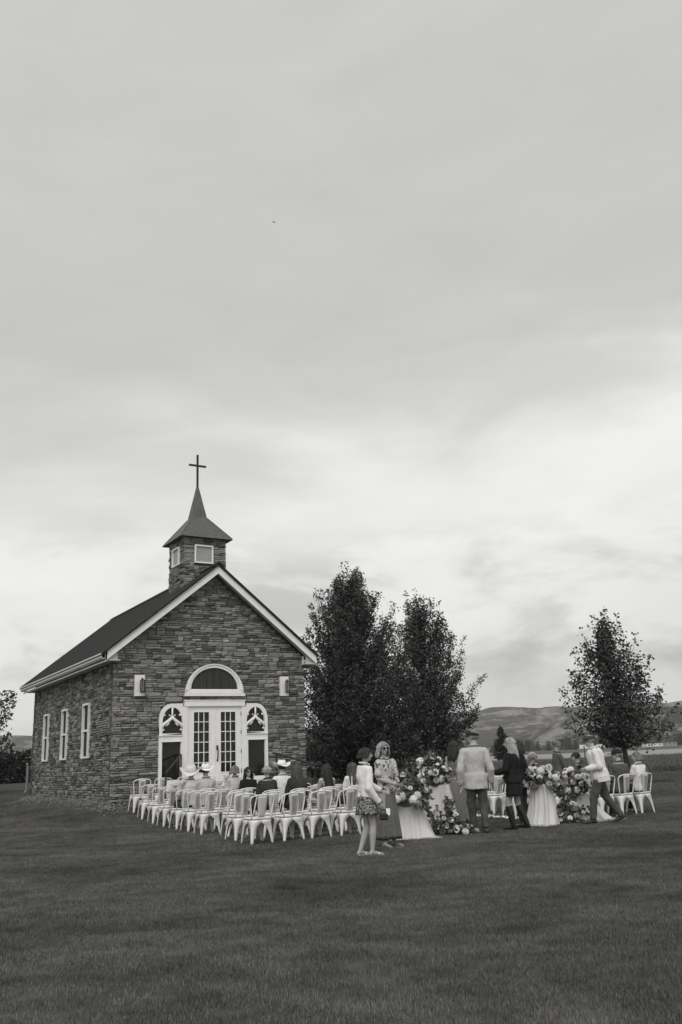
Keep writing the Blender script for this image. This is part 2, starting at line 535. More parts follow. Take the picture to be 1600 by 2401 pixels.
rnd = random.Random(7)
def free(spans, lo, hi):
    """what is left of lo..hi after taking out spans"""
    out = [(lo, hi)]
    for a, b in spans:
        nx = []
        for p, q in out:
            if b <= p or a >= q: nx.append((p, q)); continue
            if a > p: nx.append((p, a))
            if b < q: nx.append((b, q))
        out = nx
    return out
def courses(lo, hi, z0, z1, block, topfun=None, h=.128, rmin=.16, rmax=.52, one=.30):
    """ledge stones: rows of blocks, each block one stone or two thin ones -> list of (a, b, za, zb)"""
    S = []; z = z0
    while z < z1 - .03:
        hh = min(h * rnd.uniform(.9, 1.1), z1 - z)
        l, r = lo, hi
        if topfun:
            while l < 0 and topfun(l) < z + hh * .75: l += .02
            while r > 0 and topfun(r) < z + hh * .75: r -= .02
            if r - l < .12: z += hh; continue
        blk = block(z + hh * .25) + block(z + hh * .75)
        for p, q in free(blk, l, r):
            x = p
            while x < q - .02:
                L = rnd.uniform(rmin, rmax)
                if q - (x + L) < .14: L = q - x
                if rnd.random() < one: S.append((x, x + L, z, z + hh))
                else:
                    k = rnd.choice((.42, .5, .58))
                    m2 = rnd.random()
                    if m2 < .35 and L > .3:
                        c = x + L * rnd.uniform(.35, .65)
                        S.append((x, c, z, z + hh * k)); S.append((c, x + L, z, z + hh * k)); S.append((x, x + L, z + hh * k, z + hh))
                    elif m2 < .6 and L > .3:
                        c = x + L * rnd.uniform(.35, .65)
                        S.append((x, x + L, z, z + hh * k)); S.append((x, c, z + hh * k, z + hh)); S.append((c, x + L, z + hh * k, z + hh))
                    else:
                        S.append((x, x + L, z, z + hh * k)); S.append((x, x + L, z + hh * k, z + hh))
                x += L
        z += hh
    return S

def rough_stone(seed):
    """unit ledge stone (x 0..1, y 0 = face .. 1 = back, z 0..1) with a split face"""
    r = random.Random(seed); b = MB()
    nx = 3
    def P(i, k):
        x = i / nx
        return Vector((x if i in (0, nx) else x + r.uniform(-.06, .06), r.uniform(0, .45) if 0 < i < nx else r.uniform(.15, .5), (k + (r.uniform(-.03, .03) if 0 < i < nx else 0))))
    lo = [P(i, .03) for i in range(nx + 1)]; mid = [P(i, .5) for i in range(nx + 1)]; hi = [P(i, .97) for i in range(nx + 1)]
    for q in lo: q.y += .25
    for q in hi: q.y += .18
    for q in (lo[0], mid[0], hi[0]): q.x = .012
    for q in (lo[-1], mid[-1], hi[-1]): q.x = .988
    rows = [[Vector((q.x, 1, q.z)) for q in lo], lo, mid, hi, [Vector((q.x, 1, q.z)) for q in hi]]
    i0 = 0
    for row in rows: b.v += row
    n = nx + 1
    for k in range(4):
        for i in range(nx):
            a = k * n + i; b.f.append((a, a + 1, a + n + 1, a + n))
    e = [k * n for k in range(5)]; b.f.append(tuple(reversed(e)))
    e = [k * n + nx for k in range(5)]; b.f.append(tuple(e))
    return b
SB = [rough_stone(s) for s in range(6)]
SM = [s.mesh('stone', STONE) for s in SB]

def lay(stones, frame, parent, count, rank, mass_parent=None):
    """stones on a wall; the COUNT that show largest are objects, the rest one joined part"""
    stones = sorted(stones, key=rank)
    mass = MB()
    for idx, (a, b_, za, zb) in enumerate(stones):
        dep = rnd.uniform(.030, .088); g = .006
        k = rnd.randrange(6)
        M = frame @ Matrix.Translation((a + g, -dep + .05, za + g * .7)) @ Matrix.Diagonal((max(.02, b_ - a - 2 * g), dep, max(.012, zb - za - 1.4 * g), 1))
        if idx < count:
            o = bpy.data.objects.new('stone', SM[k]); COL.objects.link(o); o.parent = parent; o.matrix_local = M
        else:
            i = len(mass.v); mass.v += [M @ p for p in SB[k].v]
            mass.f += [tuple(i + q for q in f) for f in SB[k].f]
    if mass.v:
        o = mass.build('stonework', STONEB, mass_parent or parent); o['kind'] = 'stuff'
front = courses(-HW - .05, HW + .03, Z0, roof_z(0) - .25, front_block, lambda u: gable_z(u))
lay(front, Matrix.Identity(4), WALL, 300, lambda s: -((s[1] - s[0]) * (s[3] - s[2])) + (1 if s[2] < 1.15 and s[0] > -2.4 else 0))
FS = Matrix.Translation((-HW, 0, 0)) @ Matrix.Rotation(-PI / 2, 4, 'Z') @ Matrix.Translation((-LEN, 0, 0))
side = courses(-.02, LEN, Z0, EAVE_Z + .02, lambda z: [(LEN - q, LEN - p) for p, q in side_block(z)], None, .128, .13, .42)
lay(side, FS, WALL, 0, lambda s: 0)

# plinth course: an irregular paler footing
ft = MB()
for (a, b_, za, zb) in courses(-HW - .02, HW + .02, Z0 - .16, Z0 - .01, lambda z: [], None, .15, .2, .5, 1.0):
    pass

# roof: two ribbed slopes with thickness
def slope_mesh(sgn):
    b = MB(); n = 27
    y0, y1 = -.36, LEN + .36
    ue = 3.31 if sgn < 0 else 3.20
    th = .055
    prof = []
    for i in range(n):
        ya = y0 + (y1 - y0) * i / n; st = (y1 - y0) / n
        prof += [(ya, 0), (ya + st * .82, 0), (ya + st * .86, .016), (ya + st * .96, .016)]
    prof.append((y1, 0))
    nrm = Vector((SLOPE * sgn, 0, 1)).normalized()
    for (ya, dz) in prof:
        top0 = Vector((0, ya, roof_z(0) + .02)) + nrm * 0 + Vector((0, 0, th + dz)); top1 = Vector((sgn * ue, ya, roof_z(ue) + .02)) + Vector((0, 0, th + dz))
        bot0 = Vector((0, ya, roof_z(0) + .004)); bot1 = Vector((sgn * ue, ya, roof_z(ue) + .004))
        b.v += [top0, top1, bot1, bot0]
    for i in range(len(prof) - 1):
        for k in range(3):
            a = i * 4 + k; f = (a, a + 1, a + 5, a + 4); b.f.append(f if sgn < 0 else f[::-1])
    m = (len(prof) - 1) * 4
    b.f.append((0, 3, 2, 1)); b.f.append((m, m + 1, m + 2, m + 3))
    return b
for sg in (-1, 1): slope_mesh(sg).build('roof', ROOF, CH)
rc = MB()
for sg in (-1, 1):
    zt = roof_z(0) + .118
    rc.quad((0, -.38, zt), (0, LEN + .38, zt), (sg * .16, LEN + .38, zt - .16 * SLOPE), (sg * .16, -.38, zt - .16 * SLOPE))
    rc.quad((0, -.38, zt), (sg * .16, -.38, zt - .16 * SLOPE), (sg * .16, -.38, zt - .16 * SLOPE - .04), (0, -.38, zt - .05))
rc.build('ridge_cap', ROOF, CH)
# bargeboards, soffits, eave boxes, gutters
for v0, v1 in ((-.30, -.265), (LEN + .265, LEN + .30)):
    for sg in (-1, 1):
        b = MB(); prism(b, [(0, roof_z(0)), (sg * 3.158, 4.335), (sg * 3.158, 4.115), (0, roof_z(0) - .225)], v0, v1)
        b.build('bargeboard', PAINT, CH)
for sg in (-1, 1):
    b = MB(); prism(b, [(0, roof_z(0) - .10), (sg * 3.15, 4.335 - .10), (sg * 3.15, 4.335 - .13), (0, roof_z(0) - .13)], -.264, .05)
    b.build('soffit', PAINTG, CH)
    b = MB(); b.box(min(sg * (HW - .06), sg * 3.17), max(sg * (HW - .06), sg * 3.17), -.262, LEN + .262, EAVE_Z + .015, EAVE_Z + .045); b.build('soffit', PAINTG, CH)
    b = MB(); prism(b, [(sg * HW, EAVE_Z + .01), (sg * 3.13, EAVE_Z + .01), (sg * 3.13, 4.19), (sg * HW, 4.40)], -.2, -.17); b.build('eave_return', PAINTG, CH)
    b = MB(); b.box(sg * HW - .03, sg * HW + .03, -.022, .05, EAVE_Z + .01, 4.36); b.build('corner_trim', PAINT, CH)
    b = MB()
    b.box(min(sg * 3.172, sg * 3.20), max(sg * 3.172, sg * 3.20), -.26, LEN + .26, 4.06, 4.10)
    b.build('fascia_trim', DULL, CH)
    gp = [(3.185, 4.275), (3.185, 4.14), (3.25, 4.125), (3.295, 4.17), (3.305, 4.235), (3.32, 4.25), (3.32, 4.285), (3.308, 4.285), (3.306, 4.262), (3.29, 4.245), (3.28, 4.18), (3.24, 4.15), (3.2, 4.16), (3.2, 4.275)]
    if sg < 0: b = MB(); prism(b, [(sg * p, q) for p, q in gp], -.25, LEN + .28); b.build('gutter', DULL, CH)
dsp = MB()
dsp.tube([(-3.0, LEN - .08, 1.62), (-2.96, LEN - .06, 1.55), (-2.96, LEN - .06, .72), (-3.05, LEN - .12, .62)], .05, 6)
dsp.build('downspout', mk('pipe_grey', .20, .5, .1, 4), CH)

# arched window above the door
def arch_pts(r, rz, zb, n=22, c=0.0): return [(c + r * math.cos(PI * k / n), zb + rz * math.sin(PI * k / n)) for k in range(n + 1)]
AW = put('arched_window', None, CH) if False else None
def arch_ring(b, ro, zo, ri, zi, zbo, zbi, y0, y1, n=22):
    o = arch_pts(ro, zo, zbo, n); q = arch_pts(ri, zi, zbi, n)
    for k in range(n):
        A, B, C, D = o[k], o[k + 1], q[k + 1], q[k]
        b.quad((A[0], y0, A[1]), (D[0], y0, D[1]), (C[0], y0, C[1]), (B[0], y0, B[1]))
        b.quad((A[0], y0, A[1]), (B[0], y0, B[1]), (B[0], y1, B[1]), (A[0], y1, A[1]))
        b.quad((D[0], y0, D[1]), (D[0], y1, D[1]), (C[0], y1, C[1]), (C[0], y0, C[1]))
b = MB()
arch_ring(b, .875, .82, .775, .71, 3.258, 3.34, -.055, .05)
arch_ring(b, .775, .71, .71, .60, 3.34, 3.372, -.025, .04)
b.box(-.875, .875, -.055, .05, 3.258, 3.34)
b.box(-.78, .78, -.025, .06, 3.34, 3.372)
AFR = b.build('arched_window', PAINT, CH)
b = MB(); b.box(-.905, .905, -.085, .04, 3.178, 3.252); b.build('sill', PAINT, AFR)
b = MB(); pp = arch_pts(.72, .61, 3.365)
i0 = len(b.v); b.v += [Vector((p, .040, q)) for p, q in pp]; b.f.append(tuple(reversed(range(len(pp)))))
b.build('pane', CURT, AFR)

# door surround: header, jambs, side panels with gothic tracery and sidelights
b = MB()
b.box(-.905, .905, -.07, .05, 2.90, 3.048)
for sg in (-1, 1):
    b.box(min(sg * .80, sg * .955), max(sg * .80, sg * .955), -.05, .05, .62, 2.90)
b.box(-.955, .955, -.06, .05, .60, .72)
DS = b.build('door_surround', PAINT, CH)
b = MB(); b.box(-.93, .93, -.085, -.03, 3.05, 3.075); b.build('header_cap', PAINT, DS)

def gothic_open(c, n=9, w=.285, z0=2.185, zs=2.44, zt=2.875):
    """pointed-arch outline from lower left, over the tip, to lower right"""
    L = [(c - w, z0)]
    for k in range(n + 1):
        t = k / n * PI / 2.0
        L.append((c - w + w * (1 - math.cos(t)) * 1.0, zs + (zt - zs) * math.sin(t) ** .85))
    Rr = [(2 * c - p, q) for p, q in reversed(L[:-1])]
    return L + Rr
for sg in (-1, 1):
    c = sg * 1.245
    # outer outline, as a fan strip to the opening
    inn = gothic_open(c)
    def outer(p, q):
        return None
    b = MB()
    e_out, e_in = sg * 1.62, sg * .956
    outl = []
    for (p, q) in inn:
        d = Vector((p - c, q - 2.5))
        # push to the outer panel outline
        best = None
        for k in range(1, 400):
            t = k / 100
            P = c + d.x * t; Q = 2.5 + d.y * t
            lim = 2.98 if abs(P) < 1.26 else 2.56 + .42 * math.sqrt(max(0, 1 - ((abs(P) - 1.26) / .36) ** 2)) if abs(P) < 1.62 else 0
            if abs(P) > 1.62 or abs(P) < .956 or Q > max(lim, 2.56 if abs(P) < 1.62 else 0) or Q < 2.142: break
            best = (P, Q)
        outl.append(best or (p, q))
    n = len(inn)
    order = range(n)
    for k in order:
        A, B_ = outl[k], outl[(k + 1) % n]; C, D = inn[(k + 1) % n], inn[k]
        b.quad((A[0], -.05, A[1]), (B_[0], -.05, B_[1]), (C[0], -.05, C[1]), (D[0], -.05, D[1]))
        b.quad((D[0], -.05, D[1]), (C[0], -.05, C[1]), (C[0], .045, C[1]), (D[0], .045, D[1]))
        b.quad((A[0], -.05, A[1]), (A[0], .045, A[1]), (B_[0], .045, B_[1]), (B_[0], -.05, B_[1]))
    # fill the square corners of the outline
    for P, Q in ((e_out, 2.142), (e_in, 2.142), (e_in, 2.98)):
        near = sorted(outl, key=lambda o: (o[0] - P) ** 2 + (o[1] - Q) ** 2)[:2]
        b.tri((P, -.0502, Q), (near[0][0], -.0502, near[0][1]), (near[1][0], -.0502, near[1][1]))
    GP = b.build('gothic_panel', PAINT, CH)
    b = MB(); b.box(c - .3, c + .3, .030, .043, 2.15, 2.9); b.build('pane', GLASS, GP)
    # tracery: stem, two S-curved arms, cusps
    b = MB()
    b.tube([(c, -.02, 2.88), (c, -.02, 2.72), (c, -.02, 2.60)], [.030, .027, .030], 8)
    for s2 in (-1, 1):
        b.tube([(c, -.02, 2.645), (c + s2 * .03, -.02, 2.585), (c + s2 * .085, -.02, 2.53), (c + s2 * .17, -.02, 2.475), (c + s2 * .25, -.02, 2.425), (c + s2 * .29, -.02, 2.33)], [.03, .042, .047, .045, .042, .036], 8)
        for px_, pz_, r_ in ((.075, 2.665, .026), (.225, 2.675, .040), (.165, 2.395, .028), (.25, 2.285, .036)):
            b.ell((c + s2 * px_, -.012, pz_), r_, .022, r_ * .8, 10, 6)
        b.tube([(c + s2 * .10, -.02, 2.47), (c + s2 * .15, -.02, 2.40)], .03, 6)
    b.build('tracery', PAINT, GP, True)
    # ledge under it and the sidelight
    b = MB()
    b.box(min(e_out, e_in) - .01, max(e_out, e_in), -.075, .05, 2.118, 2.142)
    b.box(min(e_out, e_in), max(e_out, e_in), -.045, .05, 1.975, 2.118)
    b.box(min(e_out, sg * 1.53), max(e_out, sg * 1.53), -.045, .05, .68, 1.975)
    b.box(min(sg * 1.0, e_in), max(sg * 1.0, e_in), -.045, .05, .68, 1.975)
    b.box(min(sg * 1.53, sg * 1.0), max(sg * 1.53, sg * 1.0), -.045, .05, .68, .975)
    SL = b.build('sidelight', PAINT, CH)
    b = MB(); b.box(min(sg * 1.53, sg * 1.0), max(sg * 1.53, sg * 1.0), .03, .04, .975, 1.975); b.build('pane', GLASS, SL)
    b = MB(); b.box(min(sg * 1.56, sg * .97), max(sg * 1.56, sg * .97), -.06, -.0452, 1.962, 1.985); b.build('drip_bead', PAINT, SL)

# the two doors, each with 18 panes
for sg in (-1, 1):
    b = MB()
    x0, x1 = (min(sg * .012, sg * .795), max(sg * .012, sg * .795))
    ga, gb = (min(sg * .165, sg * .633), max(sg * .165, sg * .633))
    y0, y1 = -.012, .035
    z0, z1, gz0, gz1 = .725, 2.895, 1.115, 2.754
    b.box(x0, ga, y0, y1, z0, z1); b.box(gb, x1, y0, y1, z0, z1)
    b.box(ga, gb, y0, y1, gz1, z1); b.box(ga, gb, y0, y1, z0, gz0)
    D = b.build('door', PAINT, CH)
    mt = MB()
    cw, rh = (gb - ga) / 3, (gz1 - gz0) / 6
    for k in (1, 2): mt.box(ga + k * cw - .010, ga + k * cw + .010, y0 + .002, y1, gz0, gz1)
    for k in range(1, 6): mt.box(ga, gb, y0 + .004, y1 - .002, gz0 + k * rh - .010, gz0 + k * rh + .010)
    for q in (ga, gb): mt.box(q - .012, q + .012, y0 - .012, y0 + .001, gz0 - .012, gz1 + .012)
    for q in (gz0, gz1): mt.box(ga + .0121, gb - .0121, y0 - .0118, y0 + .001, q - .012, q + .012)
    mt.build('muntin', PAINT, D)
    pm = MB().box(-cw / 2 + .010, cw / 2 - .010, 0, .006, -rh / 2 + .010, rh / 2 - .010).mesh('pane', GLASS)
    for i in range(3):
        for j in range(6):
            o = put('pane', pm, D); o.location = (ga + (i + .5) * cw, .012 + rnd.uniform(0, .003), gz0 + (j + .5) * rh)
            o.rotation_euler = (rnd.uniform(-.01, .01), 0, rnd.uniform(-.012, .012))
    if sg > 0:
        h = MB()
        h.box(.045, .095, -.03, -.0125, 1.72, 1.84)
        h.tube([(.07, -.03, 1.78), (.07, -.06, 1.76), (.07, -.075, 1.66), (.07, -.07, 1.54), (.07, -.03, 1.45)], [.016, .018, .016, .018, .014], 8)
        h.ell((.07, -.035, 1.78), .03, .02, .045); h.ell((.07, -.03, 1.44), .024, .018, .03)
        h.build('handle', BLACK, D, True)
        for z in (2.69, 2.18, 1.66, 1.13):
            q = MB(); q.tube([(.797, -.025, z - .05), (.797, -.025, z + .05)], .012, 8); q.build('hinge', BLACK, D)
    else:
        q = MB(); q.box(-.012, .012, -.024, .02, z0, z1); q.build('astragal', PAINT, D)

# side windows
for c in W_C:
    b = MB()
    z0, z1 = 1.646, 3.19; u0 = -HW - .030; u1 = -HW + .041
    for (a, e) in ((c - W_H + .02, c - W_H + .05), (c + W_H - .05, c + W_H)): b.box(u0 - .012, u1, a, e, z0, z1)
    b.box(u0 - .02, u1, c - W_H + .05, c + W_H - .05, z1 - .06, z1); b.box(u0 - .03, u1, c - W_H + .05, c + W_H - .05, z0, z0 + .05)
    zm = (z0 + z1) / 2
    b.box(u0 + .015, u1, c - W_H + .05, c + W_H - .05, zm - .03, zm + .03)
    F = b.build('window', PAINT, CH)
    for za, zb in ((z0 + .05, zm - .03), (zm + .03, z1 - .06)):
        q = MB(); q.box(u1 - .012, u1 - .003, c - W_H + .05, c + W_H - .05, za, zb); q.build('pane', SCREEN, F)

# wall lanterns on white boards
for sg in (-1, 1):
    c = sg * 2.186
    b = MB(); b.box(c - .135, c + .135, -.06, .04, 3.183, 3.744)
    LN = b.build('wall_lantern', PAINT, CH)
    q = MB()
    c2 = c + .045
    q.tube([(c2, -.06, 3.62), (c2, -.15, 3.655), (c2, -.17, 3.62)], .012, 6)
    q.tube([(c2, -.17, 3.62), (c2, -.17, 3.59)], [.02, .075], 8)
    q.tube([(c2, -.17, 3.29), (c2, -.17, 3.26)], [.075, .05], 8)
    for k in range(6):
        a = k * PI / 3; q.tube([(c2 + .068 * math.cos(a), -.17 + .068 * math.sin(a), 3.29), (c2 + .068 * math.cos(a), -.17 + .068 * math.sin(a), 3.59)], .009, 4)
    q.build('cage', BLACK, LN)
    q = MB(); q.tube([(c2, -.17, 3.292), (c2, -.17, 3.588)], .062, 12); q.build('glass', mk('lantern_glass', .16, .15, .4, 12), LN)

# the bell tower
TV, TH = .70, .68
b = MB(); b.box(-TH + .045, TH - .045, TV + .045, TV + 2 * TH - .045, 5.6, 7.96)
TW = b.build('bell_tower', STONEM, CH)
def tblock(z): return [(-.345, .245)] if 7.15 <= z < 7.712 else []
tf = courses(-TH, TH, 5.95, 7.93, tblock, None, .125, .16, .44)
tf = [s for s in tf if s[3] > min(roof_z(s[0]), roof_z(s[1])) - .1]
lay(tf, Matrix.Translation((0, TV, 0)), TW, 200, lambda s: -((s[1] - s[0]) * (s[3] - s[2])))
tsd = courses(-TH, TH, 5.95, 7.93, lambda z: [(-.31, .27)] if 7.15 <= z < 7.712 else [], None, .125, .16, .44)
FT = Matrix.Translation((-TH, TV + TH, 0)) @ Matrix.Rotation(-PI / 2, 4, 'Z')
lay(tsd, FT, TW, 0, lambda s: 0)
for M, a, c in ((Matrix.Translation((0, TV, 0)), -.345, .245), (FT, -.31, .27)):
    b = MB()
    z0, z1 = 7.153, 7.71
    b.box(a, a + .04, -.03, .045, z0, z1, M); b.box(c - .04, c, -.03, .045, z0, z1, M)
    b.box(a + .04, c - .04, -.03, .045, z1 - .04, z1, M); b.box(a + .04, c - .04, -.03, .045, z0, z0 + .04, M)
    F = b.build('tower_window', PAINT, CH)
    q = MB(); q.box(a + .04, c - .04, .02, .03, z0 + .04, z1 - .04, M); q.build('pane', GLASSF, F)
tc_ = (0, TV + TH)
def pyr(b, h0, z0, h1, z1, n=1):
    b.loft([[(tc_[0] + sx * h, tc_[1] + sy * h, z) for sx, sy in ((-1, -1), (1, -1), (1, 1), (-1, 1))] for h, z in ((h0, z0), (h1, z1))])
b = MB(); pyr(b, .84, 7.925, .82, 7.955); pyr(b, .82, 7.955, .235, 8.70)
TR = b.build('tower_roof', BOARD, CH)
b = MB()
for sx, sy in ((-1, -1), (1, -1), (1, 1), (-1, 1)):
    b.tube([(tc_[0] + sx * .82, tc_[1] + sy * .82, 7.958), (tc_[0] + sx * .235, tc_[1] + sy * .235, 8.703)], .012, 6)
b.build('hip_seam', BOARD, TR)
b = MB(); pyr(b, .235, 8.68, .03, 9.76)
SP = b.build('spire', BOARD, CH)
b = MB(); b.box(-.028, .028, tc_[1] - .028, tc_[1] + .028, 9.72, 10.83); b.box(-.285, -.0281, tc_[1] - .026, tc_[1] + .026, 10.44, 10.495); b.box(.0281, .285, tc_[1] - .026, tc_[1] + .026, 10.44, 10.495)
b.build('cross', BLACK, CH)

# front steps and their two handrails
b = MB()
for k in range(3):
    b.box(-1.7, 1.7, -.55 - .32 * k, -.02 if k == 0 else -.551 - .32 * (k - 1), .0, .60 - .17 * k)
tag(b.build('steps', mk('step_concrete', .34, .9, .15, 5, .3, 40)), kind='structure')
st = bpy.data.objects['steps']; st.location = (CHX, CHY, 0); st.rotation_euler = (0, 0, YAW)
def rail(label, pts, posts):
    x, y = uv2xy(*pts[0][:2])
    t = thing('handrail', label, 'handrail', (CHX, CHY, 0), YAW, 'handrails by the chapel steps')
    MB().tube(pts, .026, 8).build('rail', BLACK, t, True)
    for (u, v, z) in posts:
        xx, yy = uv2xy(u, v); MB().tube([(u, v, gz(xx, yy) - .05), (u, v, z)], .022, 8).build('post', BLACK, t)
rail('dark handrail sloping across the left sidelight of the chapel', [(-1.02, -.12, 1.62), (-1.05, -.2, 1.62), (-1.84, -1.25, 1.19), (-1.9, -1.32, 1.18)], [(-1.05, -.2, 1.62), (-1.84, -1.25, 1.19)])
rail('dark handrail running down from the right corner of the chapel', [(1.72, -.12, 1.57), (1.8, -.2, 1.56), (2.42, -1.35, 1.205), (2.62, -1.38, 1.20)], [(2.42, -1.35, 1.205), (1.8, -.2, 1.56)])

# gravel along the foot of the walls
b = MB(); rg = random.Random(3)
for k in range(2600):
    if rg.random() < .6: u, v = rg.uniform(-HW - .5, HW + .6), -abs(rg.gauss(0, .42)) - .03
    else: u, v = -HW - abs(rg.gauss(0, .22)) - .03, rg.uniform(-.5, LEN)
    x, y = uv2xy(u, v); s = rg.uniform(.014, .036); z = gz(x, y)
    M = Matrix.Translation((x, y, z + s * .2)) @ Matrix.Rotation(rg.uniform(0, 6), 4, Vector((rg.random(), rg.random(), 1)))
    i = len(b.v)
    b.v += [M @ (Vector(q) * s * rg.uniform(.7, 1.2)) for q in ((1, 0, 0), (0, 1.2, 0), (-1, 0, .1), (0, -1, 0), (.1, 0, .7), (0, 0, -.6))]
    for f in ((0, 1, 4), (1, 2, 4), (2, 3, 4), (3, 0, 4), (1, 0, 5), (2, 1, 5), (3, 2, 5), (0, 3, 5)): b.f.append(tuple(i + q for q in f))
tag(b.build('gravel', GRAVEL), kind='stuff')

# ------------------------------------------------------------------ trees and other vegetation
def leafy(b, p, d, n_, size, rr, spread):
    """a spray of leaf-sized faces round point p"""
    for _ in range(n_):
        q = Vector((rr.gauss(0, 1), rr.gauss(0, 1), rr.gauss(0, 1))) * spread
        c = p + q
        a = Vector((rr.gauss(0, 1), rr.gauss(0, 1), rr.gauss(0, .6))).normalized()
        t = a.cross(Vector((rr.gauss(0, 1), rr.gauss(0, 1), rr.gauss(0, 1)))).normalized()
        s = size * rr.uniform(.6, 1.3)
        i = len(b.v)
        b.v += [c - a * s * .6, c + t * s * .42 - a * s * .05, c + a * s * .62, c - t * s * .42 - a * s * .05]
        b.f.append((i, i + 1, i + 2, i + 3))

def maple(label, x, y, h, prof, seed, limbs, leaf, base=.14, rtrunk=.16, per=34, dens=1.0, group=None, zb=None, lean=0.0, mat=None, steep=1.0, fatk=1.0):
    """tapered trunk and limbs that leave it sideways and turn upward into leafy, pointed sprays; prof(q) = crown radius at height q (0..1)"""
    rr = random.Random(seed)
    z = gz(x, y) if zb is None else zb
    t = thing('tree', label, 'tree', (x, y, z), 0, group)
    tr = MB(); cw = MB()
    path = [(rr.uniform(-.03, .03) * k + lean * k / 8, rr.uniform(-.03, .03) * k, h * .86 * k / 8) for k in range(9)]
    path[0] = (0, 0, -.15)
    tr.tube(path, [rtrunk * (1.35 if k == 0 else 1 - .9 * k / 8) for k in range(9)], 9)
    for i in range(limbs):
        # where the tip of this limb ends on the crown outline
        q = base + (1 - base) * ((i + rr.random()) / limbs) ** .85
        az = i * 2.399 + rr.uniform(-.6, .6)
        k_r = rr.random() ** .36
        R_ = prof(min(1, q)) * k_r * rr.uniform(.85, 1.16)
        tip = Vector((lean * q + math.cos(az) * R_, math.sin(az) * R_, h * q * rr.uniform(.97, 1.03)))
        rise = (.30 + 1.25 * q ** 1.2) * steep
        z0 = max(h * base * .7, tip.z - R_ * rise - h * .10 * q)
        o = Vector((lean * z0 / h, 0, z0))
        mid = Vector((o.x * .48 + tip.x * .52 + math.cos(az) * R_ * .05, o.y * .48 + tip.y * .52 + math.sin(az) * R_ * .05, o.z + (tip.z - o.z) * .44))
        pts = []
        for k in range(7):
            f = k / 6; pts.append(o * (1 - f) ** 2 + mid * 2 * f * (1 - f) + tip * f * f + Vector((rr.uniform(-.03, .03), rr.uniform(-.03, .03), 0)))
        if q > .35 and rr.random() < .38: pts[-1] = pts[-1] + Vector((0, 0, rr.uniform(.25, .62) * h / 9))
        L = (mid - o).length + (tip - mid).length
        if L < .3: continue
        r0 = max(.010, rtrunk * .30 * (1 - q * .65))
        tr.tube(pts, [r0 * (1 - .85 * k / 6) for k in range(7)], 5)
        nseg = max(4, int(L / .17)); shade = rr.uniform(.6, 1.3)
        for k in range(nseg):
            f = .22 + .78 * (k + rr.random()) / nseg
            i0 = min(5, int(f * 6)); g = f * 6 - i0
            c = pts[i0].lerp(pts[i0 + 1], g)
            fat = (.05 + .25 * math.sin(PI * min(1, f * .97)) ** 1.0 * min(1, L / 1.6)) * fatk
            for s_ in range(2):
                dv = Vector((rr.gauss(0, 1), rr.gauss(0, 1), rr.gauss(.5, .7))).normalized()
                e = c + dv * fat * rr.uniform(.4, 1.5)
                if s_ == 0: tr.tube([c, e], [r0 * .22 + .003, .003], 3)
                leafy(cw, c.lerp(e, rr.uniform(.4, 1)), dv, max(1, int(per / 4 * dens * shade * rr.uniform(.5, 1.4))), leaf, rr, .05 + fat * .33)
        leafy(cw, pts[-1], dv, 5, leaf, rr, .05)
    tr.build('trunk', BARK, t, True)
    cw.build('crown', mat or LEAF, t)
    return t

maple('tall dense dark maple standing behind the right end of the chapel', .228, 38.0, 9.25,
      lambda q: 3.3 * min(1, (1.04 - q) / .50) ** .78 * min(1, (q + .22) / .30) ** .6, 11, 240, .082, .07, .22, 34, 1.55, 'twin maples behind the chapel')
maple('shorter open maple with spreading side branches, right of the dense one', 3.50, 41.0, 8.45,
      lambda q: 2.75 * min(1, (1.04 - q) / .46) ** .75 * min(1, (q + .22) / .30) ** .6, 23, 165, .082, .07, .18, 34, 1.30, 'twin maples behind the chapel', steep=.95)
maple('lone young maple with bare forked trunk behind the seated pair', 10.33, 34.0, 6.15,
      lambda q: 2.12 * min(1, (1.05 - q) / .50) ** .85 * min(1, max(0, q - .16) / .14) ** .6, 31, 98, .10, .29, .115, 30, .92, lean=-.38, steep=.75, fatk=1.15)
maple('leafy tree cut by the picture edge beside the chapel gutter', -18.45, 43.5, 6.5,
      lambda q: 2.9 * min(1, (1.06 - q) / .5) ** .7, 41, 60, .13, .30, .15, 28, .8, steep=.7)
maple('small bushy shrub below the tree at the chapel far corner', -20.2, 48.0, 1.95,
      lambda q: .85 * max(0.1, 1 - abs(q - .45) * 1.2), 43, 24, .13, .1, .05, 26, .9, mat=LEAFB)

def spruce(label, x, y, h, r, seed, zb):
    rr = random.Random(seed); t = thing('conifer', label, 'tree', (x, y, zb))
    b = MB(); b.tube([(0, 0, -.1), (0, 0, h * .95)], [.09, .01], 6); b.build('trunk', BARK, t)
    cw = MB()
    for k in range(34):
        q = k / 33; z = h * (.06 + .94 * q); n = int(4 + 16 * (1 - q))
        for j in range(n):
            az = rr.uniform(0, 2 * PI); R_ = r * (1 - q) ** .75 * rr.uniform(.5, 1.1) + .06
            tip = Vector((math.cos(az) * R_, math.sin(az) * R_, z + rr.uniform(-.1, .25)))
            leafy(cw, Vector((0, 0, z)).lerp(tip, rr.uniform(.4, 1)), tip, 9, .22, rr, .13)
    cw.build('crown', CONIF, t)
spruce('small dark conifer standing in the field behind the blonde woman', 20.0, 120.0, 4.1, 1.35, 5, gz(20, 120))

